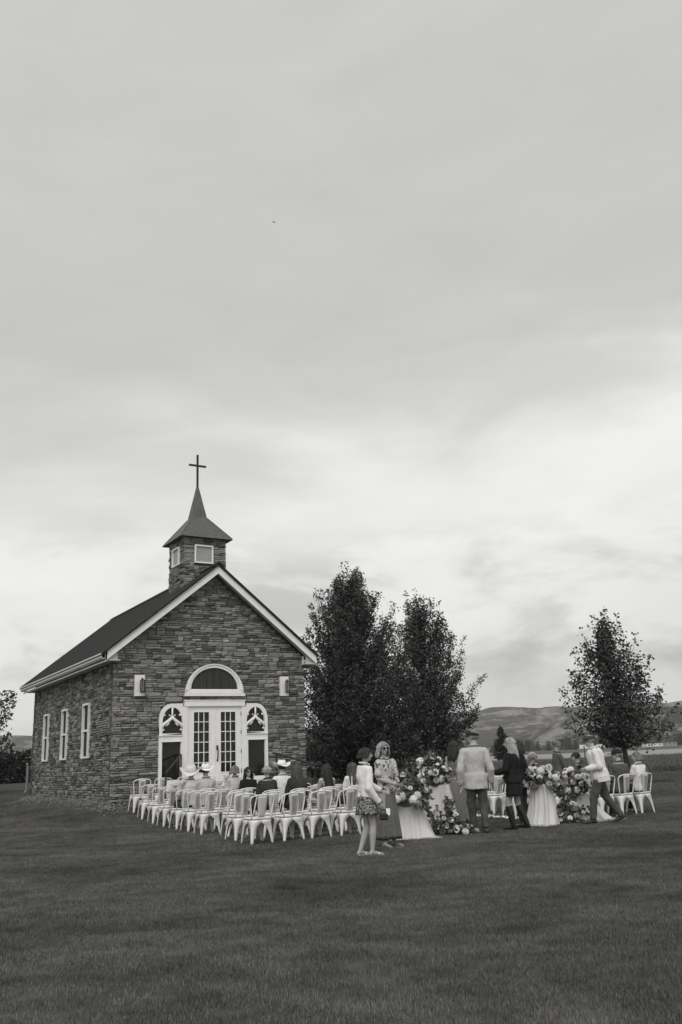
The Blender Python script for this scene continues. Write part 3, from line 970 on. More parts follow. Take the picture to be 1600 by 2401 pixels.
def hedge(label, x0, y0, x1, y1, h, d, seed):
    rr = random.Random(seed); L = math.hypot(x1 - x0, y1 - y0)
    t = thing('hedge', label, 'hedge', (x0, y0, gz(x0, y0)), math.atan2(y1 - y0, x1 - x0))
    b = MB(); b.box(0, L, -d * .3, d * .3, 0, h * .86); b.build('branches', BARK, t)
    cw = MB()
    for k in range(int(L * 260)):
        x = rr.uniform(0, L); f = rr.random()
        if f < .62: p = Vector((x, -d * .5 + rr.gauss(0, .06), rr.uniform(0, h)))
        else: p = Vector((x, rr.uniform(-d * .5, d * .5), h + rr.gauss(0, .07) + .05 * math.sin(x * 2.3)))
        leafy(cw, p, p, 2, .15, rr, .07)
    cw.build('leaves', HEDGE, t)
hedge('long dark clipped hedge running behind the chapel far corner', -27.0, 51.5, -14.5, 51.0, 1.62, 1.2, 9)

# tall grass tufts on the rough meadow and short mown blades on the lawn: nobody could count these
def scatter(name, mats, pts_scales, patch, label=None):
    """one object: a geometry-node tree sets a small turf patch on every vertex of a carrier mesh"""
    me = bpy.data.meshes.new(name)
    me.from_pydata([p for p, s in pts_scales], [], [])
    at = me.attributes.new('sc', 'FLOAT', 'POINT')
    at.data.foreach_set('value', [s for p, s in pts_scales])
    o = put(name, me)
    ng = bpy.data.node_groups.new(name + '_nodes', 'GeometryNodeTree')
    ng.interface.new_socket('Geometry', in_out='INPUT', socket_type='NodeSocketGeometry')
    ng.interface.new_socket('Geometry', in_out='OUTPUT', socket_type='NodeSocketGeometry')
    N = ng.nodes; Lk = ng.links
    gi = N.new('NodeGroupInput'); go = N.new('NodeGroupOutput')
    iop = N.new('GeometryNodeInstanceOnPoints'); oi = N.new('GeometryNodeObjectInfo')
    oi.inputs['Object'].default_value = patch; oi.inputs['As Instance'].default_value = True
    m2p = N.new('GeometryNodeMeshToPoints')
    rv = N.new('FunctionNodeRandomValue'); rv.data_type = 'FLOAT_VECTOR'
    rv.inputs[0].default_value = (0, 0, 0); rv.inputs[1].default_value = (0, 0, 2 * PI)
    na = N.new('GeometryNodeInputNamedAttribute'); na.data_type = 'FLOAT'; na.inputs[0].default_value = 'sc'
    Lk.new(gi.outputs[0], m2p.inputs[0]); Lk.new(m2p.outputs[0], iop.inputs['Points'])
    Lk.new(oi.outputs['Geometry'], iop.inputs['Instance'])
    Lk.new(rv.outputs[0], iop.inputs['Rotation']); Lk.new(na.outputs[0], iop.inputs['Scale'])
    Lk.new(iop.outputs[0], go.inputs[0])
    md = o.modifiers.new('scatter', 'NODES'); md.node_group = ng
    return tag(o, kind='stuff')
def turf_patch(name, size, n, h, w_, mat, seed, lean=.5):
    rr = random.Random(seed); b = MB()
    for _ in range(n):
        x, y = rr.uniform(-size, size) * .62, rr.uniform(-size, size) * .62
        az = rr.uniform(0, 2 * PI); hh = h * rr.uniform(.55, 1.2); l = rr.uniform(.1, lean) * hh * 1.3
        dx, dy = math.cos(az), math.sin(az); wx, wy = -dy * w_, dx * w_
        i = len(b.v)
        b.v += [Vector((x - wx, y - wy, -.005)), Vector((x + wx, y + wy, -.005)), Vector((x + dx * l * .4 + wx * .7, y + dy * l * .4 + wy * .7, hh * .6)),
                Vector((x + dx * l * .4 - wx * .7, y + dy * l * .4 - wy * .7, hh * .6)), Vector((x + dx * l, y + dy * l, hh))]
        b.f += [(i, i + 1, i + 2, i + 3), (i + 3, i + 2, i + 4)]
    return bpy.data.objects.new(name, b.mesh(name, mat))
rg = random.Random(77)
PT = []
y = 4.6
while y < 45.5:
    st_ = .24 if y < 14 else .30 if y < 25 else .42
    half = y * .45 + .8
    x = -half
    while x < half:
        px_, py_ = x + rg.uniform(-.1, .1), y + rg.uniform(-.1, .1)
        d = church_dist(px_, py_)
        if px_ < -12 and 33.0 < py_ < 37.4: x += st_; continue
        if d > .75: PT.append(((px_, py_, gz(px_, py_)), st_ / .24 * rg.uniform(.8, 1.1) if y > 14 else rg.uniform(.8, 1.15)))
        x += st_
    y += st_ * .9
scatter('lawn_grass', None, PT, turf_patch('turf_tuft', .24, 560, .027, .0016, BLADE, 5))
PT = []
for _ in range(15000):
    y = 44.5 + 40 * rg.random() ** 1.3
    x = rg.uniform(-1, 1) * (y * .44 + 2)
    if church_dist(x, y) < 3 or y < 45 or (x < -10 and y < 53): continue
    PT.append(((x, y, gz(x, y)), rg.uniform(.6, 1.25)))
scatter('tall_grass', None, PT, turf_patch('tall_tuft', .55, 60, .34, .009, TALL, 6, .6))

# ------------------------------------------------------------------ things along the far road
def fence_post(x, y, h, label):
    t = MB(); t.tube([(0, 0, -.1), (0, 0, h)], [.06, .05], 6); o = t.build('fence_post', WOODP); o.location = (x, y, gz(x, y)); tag(o, label, 'fence post', 'posts of the field fence'); return o
for k, x in enumerate((-1.6, .6, 13.8, 19.5, 24.0, 33.5)):
    fence_post(x, 74.0 + .1 * x, 1.35, 'thin dark post of the fence in the dry field, ' + ('below the tall dark maple', 'between the chapel and the sunglasses', 'left of the small conifer', 'behind the bouquets', 'left of the forked trunk', 'far right of the seated pair')[k])
def pole():
    t = thing('utility_pole', 'slim utility pole rising beyond the right side of the open maple', 'utility pole', (19.2, 150, gz(19.2, 150)))
    MB().tube([(0, 0, 0), (0, 0, 10.1)], [.17, .11], 8).build('pole', WOODP, t)
    MB().box(-1.0, 1.0, -.06, .06, 9.3, 9.45).build('crossarm', WOODP, t)
pole()
def far_house(label, x, y, w_, d, h, rh, mat, rz=0.0, win=3):
    t = thing('house', label, 'house', (x, y, gz(x, y)), rz)
    b = MB(); b.box(-w_ / 2, w_ / 2, -d / 2, d / 2, 0, h); b.build('wall', mat, t)
    b = MB(); prism(b, [(-w_ / 2 - .4, h), (w_ / 2 + .4, h), (w_ / 2 + .2, h + .15), (0, h + rh), (-w_ / 2 - .2, h + .15)], -d / 2 - .4, d / 2 + .4); b.build('roof', FARD, t)
    for k in range(win):
        q = MB(); x0 = -w_ / 2 + w_ * (k + .5) / win; q.box(x0 - .5, x0 + .5, -d / 2 - .03, -d / 2 + .02, h * .35, h * .75); q.build('window', GLASS, t)
def far_vehicle(label, x, y, L, h, trailer=False, rz=0.0, mat=None):
    t = thing('trailer' if trailer else 'parked_car', label, 'trailer' if trailer else 'car', (x, y, gz(x, y)), rz)
    b = MB()
    if trailer: b.box(-L / 2, L / 2, -1.1, 1.1, .7, h); b.box(-L / 2 - 1.0, -L / 2, -.06, .06, .7, .85)
    else: prism(b, [(-L / 2, .35), (L / 2, .35), (L / 2, .85), (L * .27, .98), (L * .14, h), (-L * .28, h), (-L * .45, .95), (-L / 2, .9)], -.85, .85)
    b.build('body', mat or FARW, t)
    if not trailer:
        q = MB(); prism(q, [(L * .24, 1.0), (L * .125, h - .06), (-L * .26, h - .06), (-L * .40, .98)], -.87, .87); q.build('window', GLASS, t)
    for sx in (-.3, .3):
        q = MB(); q.tube([(L * sx, -.9, .34), (L * sx, .9, .34)], .34, 12); q.build('wheel', BLACK, t)
far_vehicle('white boxy trailer parked by the far road behind the pinned-up hair', 178.0, 690, 8.5, 3.6, True)
far_vehicle('shorter white trailer at the far road, left of the flat cap', 191.0, 695, 7.0, 3.4, True, .2)
far_vehicle('pale car on the far road between the two maples and the conifer', 92.0, 640, 4.8, 1.6)
far_vehicle('white car on the far road nearest the small conifer', 104.0, 640, 4.8, 1.6)
far_vehicle('white car under the dark maple crown beside the tall bouquet', 20.6, 180, 5.2, 1.7)
far_house('low pale farm shed by the far road right of the forked trunk', 262.0, 790, 15, 9, 2.8, 2.0, FARW, .2)
far_house('grey farmhouse with dark roof by the far road', 280.0, 800, 12, 9, 3.2, 3.0, mk('far_grey', .30, .8, .1, 1), -.1)
far_house('small white farm building near the right picture edge', 303.0, 800, 13, 9, 2.6, 1.6, FARW, .05, 4)
far_house('white farmhouse among the far trees left of the conifer', 118.0, 820, 11, 8, 3.6, 2.4, FARW, .1)

def far_wood():
    rr = random.Random(15); b = MB()
    for k in range(300):
        x = rr.uniform(-390, 430); y = rr.uniform(850, 1080); h = rr.uniform(4.0, 12.5)
        r = h * rr.uniform(.28, .5); z = gz(x, y)
        for j in range(90):
            a = rr.uniform(0, 2 * PI); q = rr.random() ** .8
            p = Vector((x + math.cos(a) * r * (1 - q * .7) * rr.uniform(.4, 1.1), y + math.sin(a) * r * .8, z + h * q))
            leafy(b, p, p, 2, 1.5, rr, .7)
    tag(b.build('woods', HEDGE), kind='stuff')
far_wood()

# ------------------------------------------------------------------ white metal chairs
def chair_leg(q):
    """one sheet-metal leg: two flared half arches folded round a corner; q = quarter turn"""
    b = MB(); top, wt, wb, zt = .175, .186, .222, .425
    n = 9
    def P(side, s, t):
        # s: 0 corner .. 1 apex ; t: 0 seat .. 1 floor
        half = wt + (wb - wt) * t
        c = half * (1 - s)
        z = zt * (1 - t)
        return Vector((half, c, z)) if side == 0 else Vector((c, half, z))
    for side in (0, 1):
        outer = []; inner = []
        for k in range(n + 1):
            t = k / n
            ta = .19
            if t <= ta: s = 1.0
            else:
                u = (t - ta) / (1 - ta)
                s = .155 + (1 - .155) * max(0, 1 - u ** .34) ** 1.25 if u < 1 else .155
                s = max(s, .155 + .09 * (1 - u))
            outer.append(P(side, 0, t)); inner.append(P(side, s, t))
        for k in range(n):
            f = (outer[k], outer[k + 1], inner[k + 1], inner[k])
            b.quad(*(f if side == 0 else f[::-1]))
    M = Matrix.Rotation(q * PI / 2, 4, 'Z')
    b.v = [M @ p for p in b.v]
    return b
def weld(me):
    bm = bmesh.new(); bm.from_mesh(me); bmesh.ops.remove_doubles(bm, verts=bm.verts, dist=.0008); bm.to_mesh(me); bm.free(); return me
def thick(o, t):
    m = o.modifiers.new('t', 'SOLIDIFY'); m.thickness = t; m.offset = -1; return later(o)

def make_chair(label):
    t = thing('chair', label, 'chair', (0, 0, 0), 0, 'white metal ceremony chairs on the lawn')
    b = MB()
    rr_ = []
    for h, z in ((.196, .432), (.204, .445), (.204, .456), (.194, .462)):
        ring = []
        for cx, cy, a0 in ((1, 1, 0), (-1, 1, 1), (-1, -1, 2), (1, -1, 3)):
            for k in range(4):
                a = (a0 + k / 3) * PI / 2; rad = .05
                ring.append((cx * (h - rad) + math.cos(a) * rad, cy * (h - rad) + math.sin(a) * rad, z))
        rr_.append(ring)
    rr_.append([(x * .9, y_ * .9, .456) for x, y_, z in rr_[-1]])
    b.loft(rr_); b.build('seat', CHAIRW, t)
    for q in range(4):
        lb = chair_leg(q); me = weld(lb.mesh('leg', CHAIRW, True)); thick(put('leg', me, t), .005)
    fr_ = MB()
    path = []
    wB, wT, zT = .188, .242, .872
    for k in range(5):
        f = k / 4; path.append((-wB - (wT - wB) * f, -.182 - .053 * f, .43 + (.775 - .43) * f))
    for k in range(1, 6):
        a = k / 6 * PI / 2; path.append((-wT + .095 * (1 - math.cos(a)), -.235 - .03 * math.sin(a), .775 + .070 * math.sin(a)))
    path.append((-.08, -.268, .857)); path.append((0, -.272, .862))
    full = path + [(-p[0], p[1], p[2]) for p in reversed(path[:-1])]
    fr_.tube(full, .0115, 7); fr_.build('back_frame', CHAIRW, t, True)
    sp = MB()
    for k in range(8):
        f = k / 7
        w_ = .066 + .040 * f; z = .455 + (.856 - .455) * f; yy = -.186 - .084 * f ** .9
        sp.v += [Vector((-w_, yy + .004, z)), Vector((-w_ * .5, yy - .006, z)), Vector((w_ * .5, yy - .006, z)), Vector((w_, yy + .004, z))]
    for k in range(7):
        for j in range(3):
            a = k * 4 + j; sp.f.append((a, a + 1, a + 5, a + 4))
    o = put('back_splat', sp.mesh('back_splat', CHAIRG, True), t); thick(o, .006)
    return t
def copy_tree(o, parent=None):
    c = o.copy(); COL.objects.link(c)
    if parent is not None: c.parent = parent
    for ch in o.children: copy_tree(ch, c)
    return c

ORD = ['first', 'second', 'third', 'fourth', 'fifth', 'sixth', 'seventh', 'eighth', 'ninth', 'tenth']
rc_ = random.Random(21)
CHAIRS = []       # (u, v, label)
people_row = {2: [-2.62, -1.93, -1.28, -.60, .02]}
for i in range(10):
    v = -9.05 + .9 * i
    u0 = -2.96 + .058 * i
    us = people_row.get(i) or [u0 + .575 * j for j in range(6)]
    row = 'back row on the open lawn' if i == 0 else 'front row by the steps' if i == 9 else ORD[i] + ' row from the back'
    for j, u in enumerate(us):
        seat = 'at the left end' if j == 0 else 'at the aisle end' if j == len(us) - 1 else ORD[j] + ' from left end'
        CHAIRS.append((u + rc_.uniform(-.02, .02), v + rc_.uniform(-.03, .03), f'white metal chair, {seat}, {row} before chapel'))
for i, (v, us) in enumerate([(-10.12, [4.10, 4.67, 5.24]), (-9.1, [3.38, 3.95, 4.5]), (-8.3, [3.45, 4.0, 5.3]), (-7.4, [3.62, 4.2, 4.8]), (-6.5, [3.75, 4.3]), (-5.6, [3.85, 4.4]), (-4.7, [3.95, 4.5])]):
    row = 'back row' if i == 0 else 'front row' if i == 6 else ORD[i] + ' row from the back'
    for j, u in enumerate(us):
        seat = 'at the aisle end' if j == 0 else 'at the far right end' if j == len(us) - 1 else ORD[j] + ' from the aisle'
        CHAIRS.append((u, v + rc_.uniform(-.03, .03), f'white metal chair, {seat}, {row}, right of aisle'))
c0 = None
for u, v, lab in CHAIRS:
    if c0 is None: c0 = make_chair(lab); o = c0
    else: o = copy_tree(c0)
    x, y = uv2xy(u, v)
    o.scale = (.93, .93, .93); o.location = (x, y, gz(x, y) - .004); o.rotation_euler = (0, 0, YAW + rc_.uniform(-.07, .07)); o['label'] = lab

# ------------------------------------------------------------------ people
WS = .93      # one scale for people, chairs and blooms, to sit with the chapel's measure
def sk(H, sex, seat=None):
    """joints of a standing or seated figure that faces +Y, feet on z = 0"""
    sh = (.106 if sex == 'm' else .091) * H
    J = {}
    if seat is None:
        J['pel'] = Vector((0, 0, .53 * H)); J['nk'] = Vector((0, -.005 * H, .838 * H)); J['hd'] = Vector((0, .012 * H, .932 * H))
        for s, n in ((-1, 'L'), (1, 'R')):
            J['hp' + n] = Vector((s * .05 * H, 0, .515 * H)); J['kn' + n] = Vector((s * .053 * H, .012 * H, .285 * H)); J['an' + n] = Vector((s * .056 * H, -.015 * H, .048 * H))
            J['sh' + n] = Vector((s * sh, -.005 * H, .792 * H)); J['el' + n] = Vector((s * (sh + .028 * H), -.025 * H, .635 * H)); J['wr' + n] = Vector((s * (sh + .03 * H), .02 * H, .485 * H))
    else:
        zp = seat + .085
        J['pel'] = Vector((0, -.07, zp)); J['nk'] = Vector((0, -.10, zp + .315 * H)); J['hd'] = Vector((0, -.07, zp + .405 * H))
        for s, n in ((-1, 'L'), (1, 'R')):
            J['hp' + n] = Vector((s * .052 * H, -.03, zp - .01)); J['kn' + n] = Vector((s * .062 * H, .235 * H, zp + .01)); J['an' + n] = Vector((s * .06 * H, .22 * H, .05 * H))
            J['sh' + n] = Vector((s * sh, -.10, zp + .268 * H)); J['el' + n] = Vector((s * (sh + .03 * H), -.03, zp + .12 * H)); J['wr' + n] = Vector((s * .07 * H, .13 * H, zp + .06 * H))
    return J

def torso_rings(J, H, bulk, sex, infl=0.0, t0=-.12, t1=1.0, n=16, hips=1.0):
    p, q = J['pel'], J['nk']; ax = (J['shR'] - J['shL']); ax.z *= .3; ax.normalize()
    up = (q - p).normalized(); fw = up.cross(ax).normalized() * 1.0
    if fw.y < 0 and abs(fw.y) > .2: fw = -fw
    if sex == 'm': st = [(-.12, .088, .064), (0, .092, .066), (.22, .084, .060), (.45, .085, .061), (.70, .100, .068), (.86, .106, .060), (.95, .078, .050), (1.02, .036, .036)]
    else: st = [(-.12, .090, .062), (0, .096, .066), (.22, .080, .057), (.42, .068, .050), (.66, .082, .066), (.84, .088, .050), (.95, .062, .042), (1.02, .031, .031)]
    def at(t):
        for a, b_ in zip(st, st[1:]):
            if t <= b_[0]:
                f = max(0, (t - a[0]) / (b_[0] - a[0])); return a[1] + (b_[1] - a[1]) * f, a[2] + (b_[2] - a[2]) * f
        return st[-1][1:]
    L = (q - p).length; rings = []
    m = 12
    for k in range(m + 1):
        t = t0 + (t1 - t0) * k / m
        w_, d = at(max(-.12, t)); w_ = w_ * H * bulk + infl; d = d * H * bulk ** 1.4 + infl
        if t < .2: w_ *= hips; d *= hips
        c = p + (q - p) * t
        rings.append([c + ax * math.cos(2 * PI * j / n) * w_ + fw * math.sin(2 * PI * j / n) * d for j in range(n)])
    return rings

def hand(b, wr, d, palm_n, H, s, curl=.5):
    """palm, four unequal fingers bent at the knuckles, and a thumb off the side"""
    d = d.normalized(); n = (palm_n - d * palm_n.dot(d)).normalized(); w_ = d.cross(n) * s
    S = H / 1.72
    pc = wr + d * .048 * S
    M = Matrix((w_, d, n)).transposed().to_3x3()
    b.ell(pc, .038 * S, .050 * S, .017 * S, 10, 6, M)
    for k, (off, L) in enumerate(((-.027, .066), (-.009, .076), (.009, .070), (.026, .056))):
        p0 = wr + d * .082 * S + w_ * off * S
        d1 = (d + n * curl * .7).normalized(); d2 = (d + n * curl * 1.9).normalized()
        p1 = p0 + d1 * L * .5 * S; p2 = p1 + d2 * L * .5 * S
        b.caps(p0 - d * .02 * S, p1, .0100 * S, .0092 * S, 6); b.caps(p1, p2, .0092 * S, .0078 * S, 6)
    t0 = wr + d * .03 * S - w_ * .030 * S
    t1 = t0 + (d * .6 - w_ * .8 + n * .3).normalized() * .035 * S; t2 = t1 + (d * .95 - w_ * .15 + n * .5).normalized() * .03 * S
    b.caps(t0, t1, .0115 * S, .0105 * S, 6); b.caps(t1, t2, .0105 * S, .0085 * S, 6)

def head_axes(J, turn, nod):
    q = Matrix.Rotation(turn, 3, 'Z') @ Matrix.Rotation(nod, 3, 'X')
    return q

def person(label, x, y, face, H=1.72, sex='f', seat=None, bulk=1.0, J=None, turn=0.0, nod=0.0, top=None, legs=None, skirt=None,
           hair=('short', HAIRB), hat=None, shoes=None, curl=.5, fine=True, sleeve='long', topinfl=.018, hem=-.10, z=None, glasses=False,
           beard=None, boots=None, extra=None, group='wedding guests'):
    t = thing('person', label, 'person', (x, y, gz(x, y) if z is None else z), face, group)
    t.scale = (WS, WS, WS)
    A = sk(H, sex, seat)
    if J:
        for k, v in J.items(): A[k] = Vector(v)
    vx = .0105 if fine else .0135
    Q = head_axes(A, turn, nod); hd = A['hd']
    # ---- body: one continuous surface
    b = MB()
    b.loft(torso_rings(A, H, bulk, sex))
    lb = .92 + .08 * bulk
    kb = (.7 + .3 * bulk)
    for n, s in (('L', -1), ('R', 1)):
        sh, e, wr = A['sh' + n], A['el' + n], A['wr' + n]; hp, k, an = A['hp' + n], A['kn' + n], A['an' + n]
        b.caps(sh, e, .030 * H * kb, .022 * H * kb, 10); b.caps(e, e.lerp(wr, .35), .022 * H * kb, .0225 * H * kb, 10); b.caps(e.lerp(wr, .35), wr, .0225 * H * kb, .0145 * H, 10)
        b.caps(A['nk'] - Vector((0, 0, .02 * H)), sh, .034 * H, .029 * H * kb, 8)
        b.caps(hp, k, .052 * H * kb, .034 * H * kb, 10); b.caps(k, k.lerp(an, .33), .032 * H * kb, .035 * H * kb, 10); b.caps(k.lerp(an, .33), an, .035 * H * kb, .0195 * H, 10)
        ft = A.get('to' + n)
        if ft is None: ft = an + Vector((s * .012 * H, .105 * H, -.036 * H))
        heel = an + Vector((0, -.02 * H, -.025 * H)) if A.get('to' + n) is None else an + (an - ft).normalized() * .02 * H - Vector((0, 0, .015 * H))
        b.caps(heel, an, .018 * H, .020 * H, 8); b.caps(an.lerp(heel, .5), ft, .021 * H, .0125 * H, 8, .8)
        dv = (wr - e).normalized()
        hn = A.get('hn' + n) or Vector((-s, .25, 0))
        hdv = A.get('hv' + n) or dv
        hand(b, wr, Vector(hdv), Vector(hn), H, s, curl)
    b.caps(A['nk'] - Vector((0, 0, .03 * H)), hd - Q @ Vector((0, .012 * H, .03 * H)), .034 * H * (1.05 if sex == 'm' else .88), .031 * H * (1.05 if sex == 'm' else .85), 10)
    hs = H / 1.72 * (1.0 if sex == 'm' else .96)
    hm = Q
    def hp_(px, py, pz): return hd + Q @ Vector((px, py, pz)) * hs
    b.ell(hp_(0, -.012, .018), .077 * hs, .094 * hs, .092 * hs, 14, 10, hm)
    b.ell(hp_(0, .012, -.032), .060 * hs, .074 * hs, .078 * hs, 14, 10, hm)
    b.ell(hp_(0, .055, -.085), .028 * hs, .026 * hs, .022 * hs, 10, 6, hm)
    b.caps(hp_(0, .086, .018), hp_(0, .106, -.022), .010 * hs, .016 * hs, 8)
    for s in (-1, 1):
        b.ell(hp_(s * .078, -.012, -.005), .010 * hs, .022 * hs, .032 * hs, 8, 6, hm)
        b.ell(hp_(s * .036, .062, -.022), .022 * hs, .020 * hs, .020 * hs, 8, 6, hm)
    b.ell(hp_(0, .080, -.055), .026 * hs, .012 * hs, .010 * hs, 8, 6, hm)
    b.ell(hp_(0, .070, .032), .050 * hs, .018 * hs, .012 * hs, 10, 6, hm)
    voxel(b.build('body', SKIN, t, True), vx)
    for s in (-1, 1):
        e = MB(); e.ell(hp_(s * .031, .080, .010), .0125 * hs, .008 * hs, .008 * hs, 8, 5, hm); e.build('eye', PLASTIC, t, True)
    if glasses:
        e = MB()
        for s in (-1, 1): e.ell(hp_(s * .034, .094, .008), .031 * hs, .008 * hs, .025 * hs, 12, 6, hm); e.tube([hp_(s * .06, .088, .012), hp_(s * .082, -.01, .012)], .004, 5)
        e.tube([hp_(-.01, .1, .014), hp_(.01, .1, .014)], .004, 5)
        e.build('sunglasses', PLASTIC, t, True)
    # ---- clothes
    if top:
        c = MB(); c.loft(torso_rings(A, H, bulk, sex, topinfl, hem, .965, hips=1.13 if (legs and seat is None) else 1.0))
        for n, s in (('L', -1), ('R', 1)):
            sh, e, wr = A['sh' + n], A['el' + n], A['wr' + n]
            c.caps(A['nk'].lerp(sh, .25) - Vector((0, 0, .022 * H)), sh, .034 * H, .030 * H * kb + topinfl * .3, 10)
            if sleeve == 'long':
                c.caps(sh, e, .029 * H * kb + topinfl * .7, .024 * H * kb + topinfl, 12); c.caps(e, wr + (e - wr).normalized() * .02, .024 * H * kb + topinfl, .017 * H + topinfl * .8, 12, e1=False)
            elif sleeve == 'elbow': c.caps(sh, sh.lerp(e, .92), .031 * H * kb + topinfl, .026 * H * kb + topinfl, 12, e1=False)
            elif sleeve == 'roll': c.caps(sh, e, .031 * H * kb + topinfl, .025 * H * kb + topinfl, 12); c.caps(e, e.lerp(wr, .5), .025 * H * kb + topinfl, .022 * H + topinfl, 12, e1=False)
            elif sleeve == 'short': c.caps(sh, sh.lerp(e, .6), .031 * H * kb + topinfl, .029 * H * kb + topinfl, 12, e1=False)
            elif sleeve == 'cap': c.caps(sh, sh.lerp(e, .15), .031 * H * kb + topinfl, .033 * H * kb + topinfl, 12, e1=False)
        o = voxel(c.build('top', top, t, True), vx * 1.1, .015, 8.5)
        if hair[0] != 'long' or sex == 'm':
            c = MB(); nk = A['nk']; ax = .047 * H
            c.tube([nk + Vector((ax * math.cos(a) * .95, ax * math.sin(a) * .95, .010 * H - .016 * math.sin(a))) for a in [2 * PI * k / 14 for k in range(15)]], .013, 6, False, 1.7)
            c.build('collar', top, t, True)
    if legs:
        c = MB(); pi = .016
        c.loft(torso_rings(A, H, bulk, sex, pi * .75, -.14, .20))
        for n in 'LR':
            hp, k, an = A['hp' + n], A['kn' + n], A['an' + n]
            c.caps(hp, k, .054 * H * kb + pi, .036 * H * kb + pi, 12); c.caps(k, an + (k - an).normalized() * .01, .036 * H * kb + pi, .026 * H + pi * 1.2, 12, e1=False)
        voxel(c.build('trousers', legs, t, True), vx * 1.15, .015, 9.5)
    if skirt:
        mat, z0, z1, w0, w1, fold, nf = skirt[:7]
        off = skirt[7] if len(skirt) > 7 else (0, 0)
        c = MB(); rings = []; rr = random.Random(int(x * 100)); ph = rr.uniform(0, 6)
        for k in range(15):
            f = k / 14; zz = z0 + (z1 - z0) * f
            w_ = w0 + (w1 - w0) * f ** .8; fo = fold * f ** .8
            ring = []
            for j in range(56):
                a = 2 * PI * j / 56
                r = 1 + fo * (math.sin(nf * a + ph + .8 * math.sin(2 * a)) + .4 * math.sin((nf * 2 + 1) * a + ph * 2))
                ring.append(Vector((math.cos(a) * w_ * r + off[0] * f, A['pel'].y * (1 - f) + math.sin(a) * w_ * .74 * r + off[1] * f, zz + .006 * math.sin(3 * a + ph) * f)))
            rings.append(ring)
        rings += [[Vector((p.x * .96, p.y * .96, p.z + .01)) for p in rings[-1]], [Vector((p.x * .9, p.y * .9, p.z + .10)) for p in rings[-1]]]
        c.loft(rings, True, False); c.build('skirt', mat, t, True)
    if boots:
        for n, s in (('L', -1), ('R', 1)):
            c = MB(); k, an = A['kn' + n], A['an' + n]
            kk = an.lerp(k, .90)
            c.caps(kk, kk.lerp(an, .45), .043 * H, .040 * H, 12, e0=False); c.caps(kk.lerp(an, .45), an, .040 * H, .030 * H, 12)
            ft = A.get('to' + n) or an + Vector((s * .012 * H, .115 * H, -.033 * H))
            heel = an + (an - ft).normalized() * .018 * H - Vector((0, 0, .03 * H))
            c.caps(an, heel, .030 * H, .022 * H, 10); c.caps(heel.lerp(ft, .2) + Vector((0, 0, .012)), ft, .027 * H, .017 * H, 10, .85)
            c.caps(heel + Vector((0, 0, -.0)), heel - Vector((0, 0, .018 * H)), .017 * H, .016 * H, 8, e1=False)
            voxel(c.build('boot', boots, t, True), .012, .004, 14)
    if shoes:
        mat, style = shoes
        for n, s in (('L', -1), ('R', 1)):
            an = A['an' + n]; ft = A.get('to' + n) or an + Vector((s * .012 * H, .105 * H, -.036 * H))
            heel = an + (an - ft).normalized() * .022 * H - Vector((0, 0, .022 * H)) if A.get('to' + n) else an + Vector((0, -.022 * H, -.026 * H))
            c = MB()
            if style == 'sandal':
                lo = Vector((0, 0, -.019 * H))
                c.tube([heel + lo * .8, heel.lerp(ft, .5) + lo * .8, ft + Vector((0, .012, 0)) + lo * .35], [.024, .03, .028], 10, True, .28, (1, 0, 0))
                c.tube([ft.lerp(heel, .45) + Vector((-.04, 0, -.01)), ft.lerp(heel, .3) + Vector((-.02, 0, .018)), ft.lerp(heel, .3) + Vector((.02, 0, .018)), ft.lerp(heel, .45) + Vector((.04, 0, -.01))], .009, 6)
                c.build('sandal', mat, t, True)
            else:
                c.caps(heel, an + Vector((0, 0, -.01)), .026 * H, .025 * H, 10); c.caps(heel.lerp(ft, .25) + Vector((0, 0, .01)), ft + (ft - heel).normalized() * .015, .027 * H, .018 * H, 10, .85)
                voxel(c.build('shoe', mat, t, True), .012)
    # ---- hair
    style, hmat = hair[0], hair[1]
    if hat: style = 'cap'
    rr = random.Random(int(abs(x) * 991 + abs(y) * 77))
    c = MB()
    if style != 'none':
        # skull cap, open at the face
        rings = []
        for k in range(8):
            a = PI / 2 * (1 - k / 7 * (1.32 if style != 'bald' else 1.1)); ring = []
            for j in range(22):
                az = 2 * PI * j / 22
                fr = max(0, math.sin(az)) ** 1.5            # front
                el_ = a + (.95 * fr * (k / 7) ** 1.4)
                rr0 = 1 + rr.uniform(-.018, .03)
                ring.append(hp_(math.cos(az) * math.cos(el_) * .088 * rr0, -.014 + math.sin(az) * math.cos(el_) * .106 * rr0, .020 + math.sin(el_) * .108 * rr0))
            rings.append(ring)
        c.loft(rings, True, True)
        nl = {'short': 46, 'cap': 0, 'long': 74, 'wavy': 84, 'bob': 66, 'up': 30, 'straight': 80}[style]
        Lg = {'short': .07, 'cap': 0, 'long': .36, 'wavy': .42, 'bob': .16, 'up': .05, 'straight': .38}[style] * H / 1.7
        if len(hair) > 2: Lg *= hair[2]
        for k in range(nl):
            az = PI * 1.5 + rr.uniform(-1, 1) * (2.35 if style in ('short', 'up') else 2.0)
            el0 = rr.uniform(-.1, 1.45)
            p0 = hp_(math.cos(az) * math.cos(el0) * .085, -.014 + math.sin(az) * math.cos(el0) * .104, .02 + math.sin(el0) * .106)
            e1 = -.25
            p1 = hp_(math.cos(az) * math.cos(e1 + .2) * .096, -.014 + math.sin(az) * math.cos(e1 + .2) * .114, .0)
            if style in ('short', 'up'):
                q = p0.lerp(p1, .7) if el0 > .4 else p1 + Vector((0, 0, -.02))
                o_ = (q - hd).normalized() * rr.uniform(.0, .014)
                c.tube([p0, p0.lerp(q, .5) + (p0.lerp(q, .5) - hd).normalized() * .016, q + o_], [.011, .014, .004], 5)
                continue
            path = [p0, p0.lerp(p1, .5) + (p0.lerp(p1, .5) - hd).normalized() * .022, p1]
